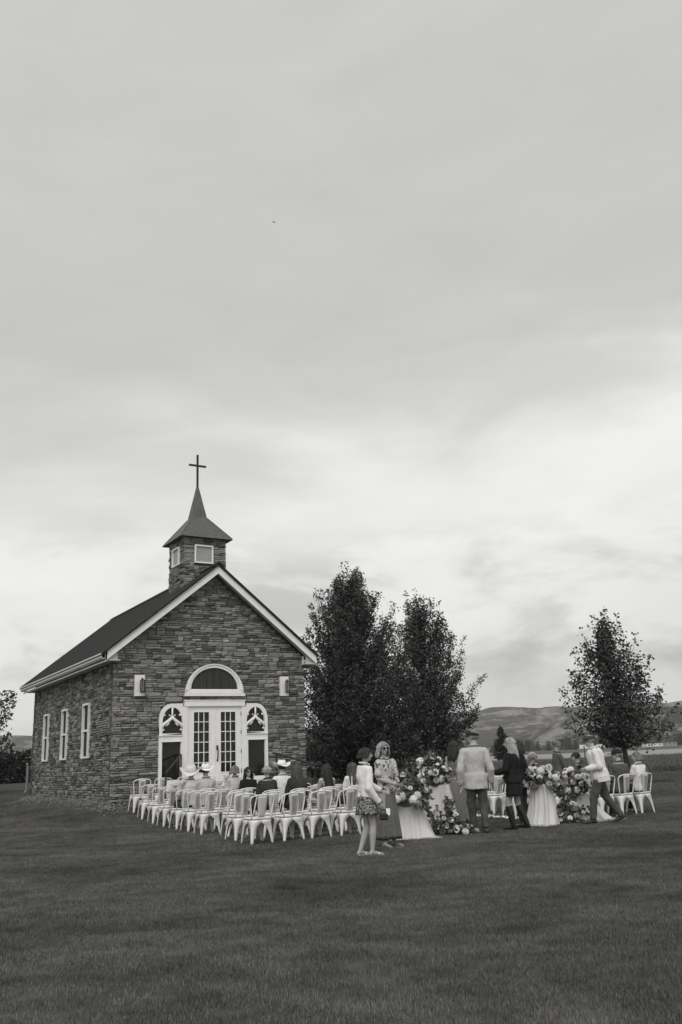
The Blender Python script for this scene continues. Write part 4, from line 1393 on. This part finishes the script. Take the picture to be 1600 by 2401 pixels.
            L = Lg * rr.uniform(.7, 1.05); back = Vector((math.cos(az) * .02, -.02 + math.sin(az) * .012, 0))
            Qz = Matrix.Rotation(turn, 3, 'Z')
            wv = .018 if style == 'wavy' else .005; ph = rr.uniform(0, 6)
            for m in range(1, 7):
                f = m / 6
                path.append(p1 + Qz @ (back * f * 1.6) + Vector((wv * math.sin(ph + f * 9), -wv * .4 * math.cos(ph + f * 8), -L * f)))
            c.tube(path, [.009, .014, .017, .017, .016, .015, .013, .010, .003], 5)
        if style == 'up':
            bm = hp_(0, -.105, .055); c.ell(bm, .052 * hs, .048 * hs, .048 * hs, 10, 8)
            for k in range(8):
                a = k * .8; c.tube([bm + Vector((math.cos(a) * .045, -.02, math.sin(a) * .045)), bm + Vector((math.cos(a + 1) * .05, -.045, math.sin(a + 1) * .04)), bm + Vector((math.cos(a + 2) * .02, -.05, math.sin(a + 2) * .02))], .012, 5)
        c.build('hair', hmat, t, True)
    if beard:
        c = MB()
        for k in range(30):
            a = rr.uniform(-1.3, 1.3); p0 = hp_(math.sin(a) * .062, .015 + math.cos(a) * .062, rr.uniform(-.10, -.045)); c.tube([p0, p0 + Vector((0, .008, -.03))], [.010, .003], 5)
        c.build('beard', beard, t, True)
    # ---- hats
    if hat:
        kind, hmat2 = hat[0], hat[1]
        tilt = hat[2] if len(hat) > 2 else 0
        c = MB()
        W_ = Matrix.Rotation(turn, 3, 'Z') @ Matrix.Rotation(nod + tilt, 3, 'X')
        if kind == 'cowboy':
            S = hat[3] if len(hat) > 3 else 1.0
            def hp2(px, py, pz): return hp_(0, -.008, .045) + W_ @ (Vector((px, py, pz)) * S)
            rings = []
            for k in range(10):
                f = k / 9; ring = []
                for j in range(32):
                    a = 2 * PI * j / 32; ca, sa = math.cos(a), math.sin(a)
                    if f <= .30:      # brim from edge inwards
                        g = 1 - f / .30
                        rx, ry = .088 + .085 * g, .104 + .088 * g
                        zz = (.075 * abs(ca) ** 2.2 - .022 * abs(sa) ** 3) * g ** 1.3
                    else:
                        g = (f - .30) / .70
                        rx, ry = .088 - .026 * g ** 2, .104 - .030 * g ** 2
                        zz = .118 * g ** .75
                        if g > .8: zz -= .030 * (1 - abs(ca)) * (1 if sa > -.2 else .6); rx *= .93
                        if g > .4 and sa > .3: rx *= 1 - .13 * g
                    ring.append(hp2(ca * rx, sa * ry, zz))
                rings.append(ring)
            rings.append([hp2(math.cos(2 * PI * j / 32) * .03, math.sin(2 * PI * j / 32) * .05, .086) for j in range(32)])
            c.loft(rings, True, False)
            i0 = len(c.v) - 32; c.f.append(tuple(i0 + j for j in range(32)))
            ho = c.build('hat', hmat2, t, True)
            m = ho.modifiers.new('t', 'SOLIDIFY'); m.thickness = .006; m.offset = -1; later(ho)
            q = MB(); q.loft([[hp2(math.cos(2 * PI * j / 24) * .0905 * s_, math.sin(2 * PI * j / 24) * .1065 * s_, zz) for j in range(24)] for zz, s_ in ((.012, 1), (.034, .995))], True, False); q.build('hat_band', LSHIRT, ho, True)
        else:
            def hp2(px, py, pz): return hp_(0, -.010, .035) + W_ @ (Vector((px, py, pz)) * hs)
            rings = []
            for k in range(7):
                a = k / 6 * PI / 2
                rings.append([hp2(math.cos(2 * PI * j / 20) * .098 * math.cos(a * .97) ** .8, math.sin(2 * PI * j / 20) * .116 * math.cos(a * .97) ** .8, (.098 if kind == 'cap' else .075) * math.sin(a) + (0 if kind == 'cap' else .012 * math.sin(2 * PI * j / 20))) for j in range(20)])
            c.loft(rings)
            bl = .085 if kind == 'cap' else .045
            up_, dn = [], []
            for k in range(9):
                a = PI * (.12 + .76 * k / 8)
                p_in = (math.cos(a) * .094, math.sin(a) * .112); p_out = (math.cos(a) * .096, math.sin(a) * .112 + bl * math.sin((a - PI * .12) / .76) if False else math.sin(a) * .112 + bl * math.sin(PI * k / 8) ** .6)
                up_.append((hp2(*p_in, .006), hp2(*p_out, -.010))); dn.append((hp2(*p_in, -.002), hp2(*p_out, -.017)))
            for k in range(8):
                c.quad(up_[k][0], up_[k][1], up_[k + 1][1], up_[k + 1][0]); c.quad(dn[k][0], dn[k + 1][0], dn[k + 1][1], dn[k][1]); c.quad(up_[k][1], dn[k][1], dn[k + 1][1], up_[k + 1][1])
            ho = c.build('hat', hmat2, t, True)
    if extra: extra(t, A, H)
    return t, A

def seated(label, u, v, row_z=None, dface=0.0, **kw):
    x, y = uv2xy(u, v + .02)
    return person(label, x, y, YAW + dface, seat=.462, **kw)

# ---- left block
kwS = dict(fine=False)
seated('person in pale shirt and wide tan cowboy hat, bending towards the sidelight', -2.50, -9.05 + .9 * 5, sex='m', H=1.76, bulk=1.05, top=LSHIRT, legs=DTROU, hair=('short', HAIRD), hat=('cowboy', STRAWT, .10, 1.45), turn=-.5, nod=.12,
       J={'nk': (.05, -.02, .462 + .085 + .30 * 1.76), 'hd': (.09, .04, .462 + .085 + .375 * 1.76)}, **kwS)
seated('person in pale shirt and small white cowboy hat before the left door', -2.12, -9.05 + .9 * 5, sex='m', H=1.74, top=LSHIRT, legs=DTROU, hair=('short', HAIRD), hat=('cowboy', STRAW, .05, 1.18), turn=-.2, **kwS)
seated('person with short ash hair and pale blouse seated before the right door', -1.42, -9.05 + .9 * 5, sex='f', H=1.70, bulk=1.12, top=LSHIRT, legs=DTROU, hair=('bob', HAIRG, .55), turn=-.75, **kwS)
x_, y_ = uv2xy(-1.30, -9.05 + .9 * 4 + .35)
person('person in dark sunglasses with long dark hair, turned round towards the lawn', x_, y_, PI + .35, seat=.44, sex='f', H=1.66, top=BDRESS, legs=DTROU, hair=('long', HAIRD, .8), glasses=True, fine=False)
seated('person in striped dark knit with short pale curly hair, seen from behind', -1.93, -9.05 + .9 * 2, sex='f', H=1.66, bulk=1.28, top=STRIPE, legs=DTROU, hair=('short', HAIRL), topinfl=.028, hem=-.22, **kwS)
seated('person in white shirt and white cowboy hat in front of the right wall', -.70, -9.05 + .9 * 4, sex='m', H=1.77, top=WSHIRT, legs=DTROU, hair=('short', HAIRD), hat=('cowboy', STRAW, -.05, 1.18), **kwS)
seated('person with long wavy brown hair and plain dark top, seen from behind', -1.28, -9.05 + .9 * 2, sex='f', H=1.72, bulk=1.30, top=DTROU, legs=DTROU, hair=('wavy', HAIRB, .85), topinfl=.03, hem=-.2, **kwS)
seated('person with very long dark wavy hair and pale printed bare-back dress', -.60, -9.05 + .9 * 2, sex='f', H=1.66, top=PALEP, sleeve='none', legs=PALEP, hair=('wavy', HAIRD, 1.15), topinfl=.012, **kwS)
seated('person with straight brown hair and white lace top beside the denim jacket', .02, -9.05 + .9 * 2, sex='f', H=1.68, top=WSHIRT, sleeve='elbow', legs=DTROU, hair=('straight', HAIRB, 1.05), turn=-.3, **kwS)

# ---- right block
seated('person with pinned blonde hair and sleeveless floral dress, next to the tall cloth', 3.33, -9.1, dface=-.4, sex='f', H=1.82, top=LSHIRT, sleeve='none', legs=FLORAL, hair=('up', HAIRL), turn=-.3, fine=False)
x_, y_ = uv2xy(4.42, -8.72)
person('person with pinned-up brown hair and white collar standing behind the tall bouquet', x_, y_, R(-75), sex='f', H=1.62, top=GSHIRT, legs=DTROU, hair=('up', HAIRG), turn=.1, nod=-.4, fine=False,
       J={'elL': (-.2, .08, 1.03), 'wrL': (-.1, .26, 1.02), 'elR': (.2, .08, 1.03), 'wrR': (.1, .27, 1.0)})
seated('person with short dark hair in profile, bowed behind the low bouquet', 5.3, -8.3, dface=.6, sex='m', H=1.68, top=GSHIRT, legs=DTROU, hair=('short', HAIRD), turn=.9, nod=-.25, fine=False)
seated('person in dark grey shirt and black cap, seated with back to the lawn', 4.67, -10.12, sex='m', H=1.78, bulk=1.25, top=GSHIRT, legs=DTROU, hair=('short', HAIRG), hat=('cap', CAPD), turn=.9, sleeve='long', shoes=(SHOE, 'shoe'))
seated('person in white top at the far right chair, smiling in profile', 5.24, -10.12, sex='f', H=1.62, top=WSHIRT, sleeve='short', legs=DTROU, hair=('bob', HAIRG, .6), turn=1.15)

# ---- standing
H = 1.60
s1, A1 = person('person in white denim jacket and leopard-print skirt, hand on the low bouquet', .19, 13.27, R(-62), H=H, sex='f', top=WSHIRT, topinfl=.026, hem=.02,
       skirt=(LEOP, .61 * H, .375 * H, .135, .215, .07, 9), hair=('bob', HAIRD, .35), turn=-.35, shoes=(WSHIRT, 'sandal'), curl=.45,
       J={'elL': (-.17, .10, .665 * H), 'wrL': (-.10, .335, .575 * H), 'hvL': (.05, 1, -.25), 'elR': (.19, -.05, .62 * H), 'wrR': (.185, .13, .475 * H),
          'knL': (-.07, .05, .285 * H), 'anL': (-.08, -.10, .05 * H), 'knR': (.075, .06, .285 * H), 'anR': (.07, .03, .048 * H), 'hd': (.0, .035, .93 * H)})
H = 1.685
s2, A2 = person('person in sunglasses with blonde hair and long dark banded dress beside the bouquet', .53, 14.30, R(-138), H=H, sex='f', top=FLORAL, sleeve='elbow', topinfl=.02, hem=-.05, glasses=True,
       skirt=(BANDED, .62 * H, .075 * H, .12, .235, .09, 11), hair=('bob', HAIRL, .95), turn=-.25, shoes=(SKIN, 'sandal'), curl=.8,
       J={'hd': (.045, .02, .93 * H), 'nk': (.03, 0, .836 * H), 'elL': (-.20, .03, .645 * H), 'wrL': (-.06, .24, .60 * H), 'elR': (.20, .02, .645 * H), 'wrR': (.05, .25, .59 * H), 'anL': (-.13, -.02, .048 * H), 'anR': (.15, .05, .048 * H), 'knL': (-.10, .03, .285 * H), 'knR': (.11, .04, .285 * H)})
H = 1.71
s3, A3 = person('person with long dark hair in a long grey satin dress, half hidden by the blazer', 2.02, 17.75, R(-28), H=H, sex='f', top=SATIN, sleeve='none', topinfl=.01, hem=-.02,
       skirt=(SATIN, .62 * H, .03 * H, .11, .25, .08, 10), hair=('straight', HAIRD, .85), turn=-.55, shoes=(WSHIRT, 'sandal'), curl=.3,
       J={'elL': (-.215, .0, .63 * H), 'wrL': (-.215, .045, .475 * H)})
H = 1.85
s4, A4 = person('person in pale linen blazer, dark cap and grey trousers, seen from behind', 2.16, 16.01, R(4), H=H, sex='m', bulk=1.0, top=BLAZER, topinfl=.03, hem=-.34, legs=DENIM, hair=('short', HAIRG, 1), hat=('beanie', CAPD), turn=.95, shoes=(SHOE, 'shoe'), curl=.75,
       J={'elL': (-.285, -.045, .615 * H), 'wrL': (-.275, .07, .462 * H), 'elR': (.285, -.05, .62 * H), 'wrR': (.30, .06, .47 * H),
          'knL': (-.10, .10, .285 * H), 'anL': (-.06, .14, .06 * H), 'knR': (.12, .03, .285 * H), 'anR': (.10, -.10, .05 * H)})
H = 1.70
s5, A5 = person('person with long blonde hair in black belted dress and tall black boots', 2.86, 16.3, R(62), H=H, sex='f', bulk=1.12, top=BDRESS, topinfl=.028, hem=-.10,
       skirt=(BDRESS, .62 * H, .365 * H, .155, .205, .04, 8), hair=('long', HAIRL, .95), turn=.25, boots=BOOT, curl=.35,
       J={'elL': (-.225, .06, .645 * H), 'wrL': (-.235, .30, .615 * H), 'hvL': (.0, 1, -.05), 'elR': (.20, .05, .63 * H), 'wrR': (.13, .23, .535 * H), 'hvR': (-.1, .8, -.6),
          'knL': (-.09, .11, .285 * H), 'anL': (-.09, .03, .055 * H), 'knR': (.09, -.02, .285 * H), 'anR': (.09, -.17, .07 * H)})
H = 1.66
person('person with dark curly hair in dark clothes, close behind the blonde woman', 3.19, 17.4, R(50), H=H, sex='f', top=BDRESS, legs=DTROU, hair=('bob', HAIRD, 1.1), shoes=(SHOE, 'shoe'), fine=False)
H = 1.74
s9, A9 = person('person striding in white shirt, tweed flat cap and jeans with a phone', 4.54, 16.85, R(82), H=H, sex='m', bulk=1.12, top=WSHIRT, topinfl=.03, hem=-.20, legs=DENIM, hair=('short', HAIRG), hat=('flat', CAPG, -.05), turn=.12, nod=-.22, shoes=(SHOE, 'shoe'), curl=.8,
       J={'pel': (0, -.02, .515 * H), 'nk': (0, .05, .825 * H), 'hd': (0, .12, .905 * H), 'shL': (-.195, .04, .785 * H), 'shR': (.195, .04, .785 * H),
          'elL': (-.245, .0, .62 * H), 'wrL': (-.13, .26, .60 * H), 'elR': (.23, .0, .62 * H), 'wrR': (.09, .25, .59 * H),
          'hpL': (-.09, 0, .50 * H), 'hpR': (.09, 0, .50 * H),
          'knL': (-.10, .16, .285 * H), 'anL': (-.10, .22, .055 * H), 'knR': (.10, -.10, .28 * H), 'anR': (.10, -.36, .085 * H), 'toL': (-.11, .40, .026 * H), 'toR': (.10, -.19, .02 * H)})
finish_later()

# things held in the hands
def held(name, label, cat, person_obj, loc, rot, mesh):
    bpy.context.view_layer.update()
    o = put(name, mesh); o.matrix_world = person_obj.matrix_world @ Matrix.Translation(loc) @ rot.to_matrix().to_4x4()
    return tag(o, label, cat)
from mathutils import Euler
def slab(w_, h, d, mat, name):
    b = MB(); b.loft([[(sx * (w_ / 2 - q) , sy * (h / 2 - q), z) for sx, sy in ((-1, -1), (1, -1), (1, 1), (-1, 1))] for q, z in ((.004, -d / 2), (0, -d * .3), (0, d * .3), (.004, d / 2))]); return b.mesh(name, mat)
held('phone', 'black phone held out by the striding person in the flat cap', 'phone', s9, A9['wrL'] + Vector((.04, .10, .03)), Euler((.5, 0, 1.2)), slab(.075, .15, .009, PLASTIC, 'phone'))
held('phone', 'dark phone in both hands of the woman in the banded dress', 'phone', s2, A2['wrL'] + Vector((.06, .10, .02)), Euler((.7, 0, .3)), slab(.075, .15, .009, PLASTIC, 'phone'))
held('rolled_program', 'white rolled program in the left hand of the blazer wearer', 'program', s4, A4['wrL'] + Vector((.0, .02, -.10)), Euler((.35, .2, 0)), MB().tube([(0, 0, .10), (0, 0, -.10)], .016, 8).mesh('rolled_program', PAPER, True))
def bag():
    b = MB(); b.loft([[(sx * w_, sy * d, z) for sx, sy in ((-1, -1), (1, -1), (1, 1), (-1, 1))] for w_, d, z in ((.055, .022, -.065), (.062, .028, -.04), (.06, .024, .02), (.05, .014, .035))])
    b.tube([(-.05, 0, .03), (-.03, 0, .09), (.03, 0, .09), (.05, 0, .03)], .006, 5); return b.mesh('handbag', BOOT)
held('handbag', 'small dark handbag hanging from the hand of the jacket wearer', 'handbag', s1, A1['wrR'] + Vector((.0, .06, -.185)), Euler((0, 0, 1.3)), bag())
held('card', 'small white printed card beside the dark handbag', 'card', s1, A1['wrR'] + Vector((.02, .13, -.13)), Euler((1.3, .1, 1.2)), slab(.065, .10, .004, PAPER, 'card'))
bel = MB(); bel.loft([[(math.cos(2 * PI * j / 28) * w_, math.sin(2 * PI * j / 28) * w_ * .76, z) for j in range(28)] for w_, z in ((.166, 1.055), (.168, 1.07), (.166, 1.09))], True, False)
bel.build('belt', BOOT, s5, True)

# ------------------------------------------------------------------ cloth-covered plinths and flower arrangements
def plinth(label, x, y, h, rt, rb, seed, pool=.12, drag=(0, 0), group='cloth-covered flower plinths by the aisle'):
    rr = random.Random(seed); z = gz(x, y)
    t = thing('plinth', label, 'plinth', (x, y, z), rr.uniform(0, 1), group)
    b = MB(); b.tube([(0, 0, 0), (0, 0, h - .006)], rt * .95, 18); b.build('core', WOODP, t)
    c = MB(); N = 96; ph = [rr.uniform(0, 6) for _ in range(4)]; nf = rr.choice((9, 10, 11))
    fold = [0.0] * N
    ridges = [(rr.uniform(0, 2 * PI), rr.uniform(.04, .16), rr.uniform(.35, 1.1) * rr.choice((1, 1, 1, -.6))) for _ in range(13)]
    for j in range(N):
        a = 2 * PI * j / N
        fold[j] = .22 * math.sin(2 * a + ph[2]) + .05 * math.sin(19 * a + ph[3])
        for c_, w_, h_ in ridges:
            dd = (a - c_ + PI) % (2 * PI) - PI
            fold[j] += h_ * math.exp(-(dd / w_) ** 2)
    rings = [[Vector((math.cos(2 * PI * j / N) * .01, math.sin(2 * PI * j / N) * .01, h)) for j in range(N)]]
    for q, zz in ((.8, h + .002), (.97, h)): rings.append([Vector((math.cos(2 * PI * j / N) * rt * q, math.sin(2 * PI * j / N) * rt * q, zz)) for j in range(N)])
    for k in range(1, 19):
        f = k / 18
        ring = []
        for j in range(N):
            a = 2 * PI * j / N
            r = rt + (rb - rt) * f ** 1.25 + fold[j] * (.012 + .12 * f ** .9)
            zz = h * (1 - f) + .012
            ring.append(Vector((math.cos(a) * r + drag[0] * f ** 3, math.sin(a) * r + drag[1] * f ** 3, zz)))
        rings.append(ring)
    for k in range(1, 6):
        f = k / 5; ring = []
        for j in range(N):
            a = 2 * PI * j / N
            r = rb + fold[j] * .13 + pool * f * (.6 + .7 * (math.sin(3 * a + ph[1]) * .5 + .5))
            ring.append(Vector((math.cos(a) * r + drag[0] * (1 + f), math.sin(a) * r + drag[1] * (1 + f), .012 + .022 * abs(math.sin(7 * a + k * 1.3 + ph[3])) * (1 - f * .7))))
        rings.append(ring)
    c.loft(rings, True, False)
    c.build('cloth', CLOTH, t, True)
    return z + h

def bloom(kind, seed):
    rr = random.Random(seed); b = MB()
    def petal(az, tilt, L, w_, r0, z0, cup=.3):
        d = Vector((math.cos(az) * math.cos(tilt), math.sin(az) * math.cos(tilt), math.sin(tilt))); s = Vector((-math.sin(az), math.cos(az), 0)); n = s.cross(d)
        o = Vector((math.cos(az) * r0, math.sin(az) * r0, z0)); i = len(b.v)
        b.v += [o - s * w_ * .3, o + s * w_ * .3, o + d * L * .6 + s * w_ * .55 - n * cup * L * .15, o + d * L * .6 - s * w_ * .55 - n * cup * L * .15, o + d * L + n * cup * L * .12]
        b.f.extend([(i, i + 1, i + 2, i + 3), (i + 3, i + 2, i + 4)])
    if kind == 'dahlia':
        for lay_ in range(6):
            n = 13 - lay_; tl = -.15 + lay_ * .27
            for k in range(n): petal(2 * PI * (k + .5 * (lay_ % 2)) / n + rr.uniform(-.1, .1), tl, .050 - lay_ * .004, .026, .006, .0 + lay_ * .006)
        b.ell((0, 0, .012), .022, .022, .02, 8, 5)
    elif kind == 'ring':
        for lay_ in range(2):
            for k in range(10): petal(2 * PI * (k + .5 * lay_) / 10 + rr.uniform(-.1, .1), .15 + .28 * lay_, .046, .030, .008, .002 + .004 * lay_)
    elif kind == 'rose':
        for lay_ in range(5):
            n = 8 - lay_
            for k in range(n): petal(2 * PI * k / n + lay_ * .7, .25 + lay_ * .28, .042 - lay_ * .003, .040 - lay_ * .004, .010, lay_ * .004, -.4)
    elif kind == 'cluster':
        for k in range(26):
            a = k * 2.399; e = math.asin(1 - 1.25 * (k + .5) / 26); p = Vector((math.cos(a) * math.cos(e), math.sin(a) * math.cos(e), math.sin(e))) * .052
            for q in range(4):
                az = q * PI / 2 + a; u = p.normalized(); s1_ = u.orthogonal().normalized(); s2_ = u.cross(s1_)
                d = s1_ * math.cos(az) + s2_ * math.sin(az); w2 = u.cross(d); i = len(b.v)
                b.v += [p, p + d * .011 + w2 * .008, p + d * .019 + u * .002, p + d * .011 - w2 * .008]; b.f.append((i, i + 1, i + 2, i + 3))
        b.ell((0, 0, 0), .042, .042, .042, 8, 6)
    return b
BL = {}
for kind in ('dahlia', 'ring', 'rose', 'cluster'):
    for mn, mm in (('w', PETW), ('g', PETG), ('d', PETD)):
        BL[kind + mn] = bloom(kind, hash(kind) % 7 if False else len(BL)).mesh('flower', mm)
CENTM = MB().ell((0, 0, .010), .016, .016, .010, 10, 5).mesh('centre', CENT, True)

def arrangement(label, x, y, z, rx, ry, rz_, n, seed, down=.2, spikes=6, trail=(), group='white flower arrangements by the aisle', sag=.0):
    rr = random.Random(seed)
    t = thing('flower_arrangement', label, 'flowers', (x, y, z), 0, group)
    fo = MB()
    fo.ell((0, 0, rz_ * .30), rx * .55, ry * .55, rz_ * .34, 10, 6)
    pts = []
    tries = 0
    while len(pts) < n and tries < n * 40:
        tries += 1
        a = rr.uniform(0, 2 * PI); e = math.asin(rr.uniform(-down, 1))
        k = rr.uniform(.62, 1.16)
        d = Vector((math.cos(a) * math.cos(e), math.sin(a) * math.cos(e), math.sin(e)))
        p = Vector((d.x * rx * k, d.y * ry * k, rz_ * .36 + d.z * rz_ * .64 * k))
        if p.z < .05 and z < .2: p.z = .05 + rr.random() * .05
        if p.y > ry * .45 and rr.random() < .75: continue
        if any((p - q).length < .068 for q, _ in pts): continue
        pts.append((p, d))
    kinds = ['dahliaw', 'ringw', 'rosew', 'clusterw', 'ringw', 'dahliag', 'roseg', 'rosew', 'dahliaw', 'clusterw', 'rosew', 'dahliaw', 'clusterg', 'ringw', 'rosew']
    for p, d in pts:
        kd = rr.choice(kinds); s = rr.uniform(.70, 1.18) * {'d': 1.30, 'r': 1.1, 'c': 1.3}[kd[0]] * (.85 if kd.startswith('ring') else 1)
        o = put('flower', BL[kd], t)
        dd = (d + Vector((rr.uniform(-.3, .3), rr.uniform(-.5, .1), rr.uniform(-.1, .4)))).normalized()
        o.matrix_local = Matrix.Translation(p) @ dd.to_track_quat('Z', 'Y').to_matrix().to_4x4() @ Matrix.Rotation(rr.uniform(0, 6), 4, 'Z') @ Matrix.Scale(s, 4)
        if kd.startswith('ring'): put('centre', CENTM, o)
        fo.tube([p * .3 + Vector((0, 0, .02)), p - dd * .01], .004, 4)
        for _ in range(3):
            q = p + Vector((rr.gauss(0, .05), rr.gauss(0, .05), rr.gauss(-.02, .04))); leafy(fo, q, q, 2, .085, rr, .02)
    for _ in range(int(n * 1.6)):
        a = rr.uniform(0, 2 * PI); e = math.asin(rr.uniform(-down * 1.3, 1)); k = rr.uniform(.45, 1.05)
        q = Vector((math.cos(a) * math.cos(e) * rx * k, math.sin(a) * math.cos(e) * ry * k, max(.02, rz_ * .36 + math.sin(e) * rz_ * .6 * k))); leafy(fo, q, q, 2, .08, rr, .02)
    for _ in range(spikes):
        a = rr.uniform(0, 2 * PI); L = rr.uniform(.8, 1.35) * rz_; lean = rr.uniform(.15, .8)
        top = Vector((math.cos(a) * rx * lean, math.sin(a) * ry * lean, L + .12))
        fo.tube([Vector((0, 0, .1)), top * .6, top], [.006, .005, .003], 4)
        for k in range(9):
            q = Vector((0, 0, .1)).lerp(top, .35 + .65 * k / 8); leafy(fo, q, q, 2, .06, rr, .018)
    for tr_ in trail:
        pa = [Vector(p) for p in tr_]
        for k in range(40):
            f = k / 39 * (len(pa) - 1); i = min(int(f), len(pa) - 2); q = pa[i].lerp(pa[i + 1], f - i); leafy(fo, q, q, 4, .055, rr, .022)
    o = fo.build('foliage', FOL, t)
    return t

def ball(t_, p, r, mat):
    pass
zt = plinth('low plinth under long ivory cloth pooling towards the banded dress', 0.93, 15.65, .563, .21, .30, 3, .12, (-.02, -.06))
arrangement('lush white arrangement on the low plinth that the jacket wearer touches', 0.90, 15.52, zt - .07, .36, .28, .50, 44, 5, .35, 5, [[(-.3, -.2, .2), (-.36, -.25, -.05), (-.38, -.24, -.28)], [(.25, -.2, .15), (.36, -.22, -.1), (.46, -.16, -.28)]])
zt = plinth('tall ivory-draped plinth behind the low one, left of the blazer', 1.60, 16.9, .80, .19, .24, 4, .06)
arrangement('tall airy white arrangement on the plinth left of the blazer', 1.49, 16.85, zt - .05, .29, .26, .52, 42, 6, .2, 9)
arrangement('white arrangement standing on the lawn at the blazer wearer\u2019s feet', 1.60, 15.85, gz(1.6, 15.85), .27, .22, .38, 22, 7, .3, 10)
arrangement('short spill of small white blooms on the lawn beside the grey trousers', 1.86, 15.72, gz(1.86, 15.72), .19, .14, .15, 12, 17, .3, 2)
zt = plinth('tall ivory-draped plinth right of the black boots with trailing hem', 3.56, 17.35, .735, .18, .25, 8, .12, (-.10, -.05))
arrangement('full white rounded arrangement on the tall plinth right of the black boots', 3.58, 17.30, zt - .07, .35, .28, .34, 42, 9, .3, 1)
zt = plinth('low ivory-draped plinth behind the striding jeans', 4.36, 17.75, .50, .20, .29, 12, .12, (.12, -.08))
arrangement('pale fluffy arrangement on the low plinth in front of the white shirt', 4.20, 17.55, zt - .04, .31, .26, .46, 38, 10, .3, 4)
arrangement('white arrangement on the lawn between the two right-hand plinths', 4.00, 17.25, gz(4, 17.25), .29, .24, .40, 24, 13, .3, 11)

# scattered petals along the aisle edge, and the heap far right
rr = random.Random(55); pb = MB()
def petals(u, v, su, sv_, n):
    for _ in range(n):
        x, y = uv2xy(u + rr.gauss(0, su), v + rr.uniform(-sv_, sv_)); z = gz(x, y) + .038 + rr.uniform(0, .025); c = Vector((x, y, z)); s = rr.uniform(.018, .034)
        a = Vector((rr.gauss(0, 1), rr.gauss(0, 1), rr.gauss(0, .4))).normalized() * s; t_ = a.cross(Vector((rr.gauss(0, .4), rr.gauss(0, .4), 1))).normalized() * s * .8
        pb.quad(c - a, c + t_, c + a + Vector((0, 0, .008)), c - t_)
petals(2.74, -7.6, .045, 2.1, 900)
petals(.72, -7.4, .045, 2.2, 700)
petals(9.5, -3.2, .10, .5, 60)
tag(pb.build('petals', PETW), kind='stuff')

# one small bird high in the cloud
bt = thing('bird', 'tiny dark bird alone high up in the grey cloud', 'bird', (-5.75, 80.0, 55.76), 1.0)
bt.scale = (.55, .55, .55)
b = MB(); b.ell((0, 0, 0), .07, .17, .06, 8, 6); b.ell((0, .19, .02), .045, .05, .045, 8, 6); b.tri((0, -.12, .01), (-.05, -.30, .0), (.05, -.30, 0)); b.build('body', BLACK, bt, True)
for s in (-1, 1):
    b = MB(); b.loft([[(s * .05, .08, 0), (s * .05, -.06, 0), (s * .05, -.06, .012), (s * .05, .08, .012)], [(s * .22, .08, .10), (s * .22, -.07, .10), (s * .22, -.07, .11), (s * .22, .08, .11)], [(s * .42, -.02, .06), (s * .42, -.08, .06), (s * .42, -.08, .065), (s * .42, -.02, .065)]]); b.build('wing', BLACK, bt)

# ------------------------------------------------------------------ haze over the valley
hm = bpy.data.materials.new('haze_air'); hm.use_nodes = True
t = NT(hm.node_tree); hm.node_tree.nodes.clear()
out = t.add('ShaderNodeOutputMaterial'); pv = t.add('ShaderNodeVolumePrincipled')
pv.inputs['Color'].default_value = (.93, .925, .915, 1); pv.inputs['Density'].default_value = .00012; pv.inputs['Anisotropy'].default_value = 0.0
t.link(pv.outputs[0], out.inputs['Volume'])
b = MB(); b.box(-4400, 4400, -60, 4400, -30, 330)
tag(b.build('haze', hm), kind='stuff')
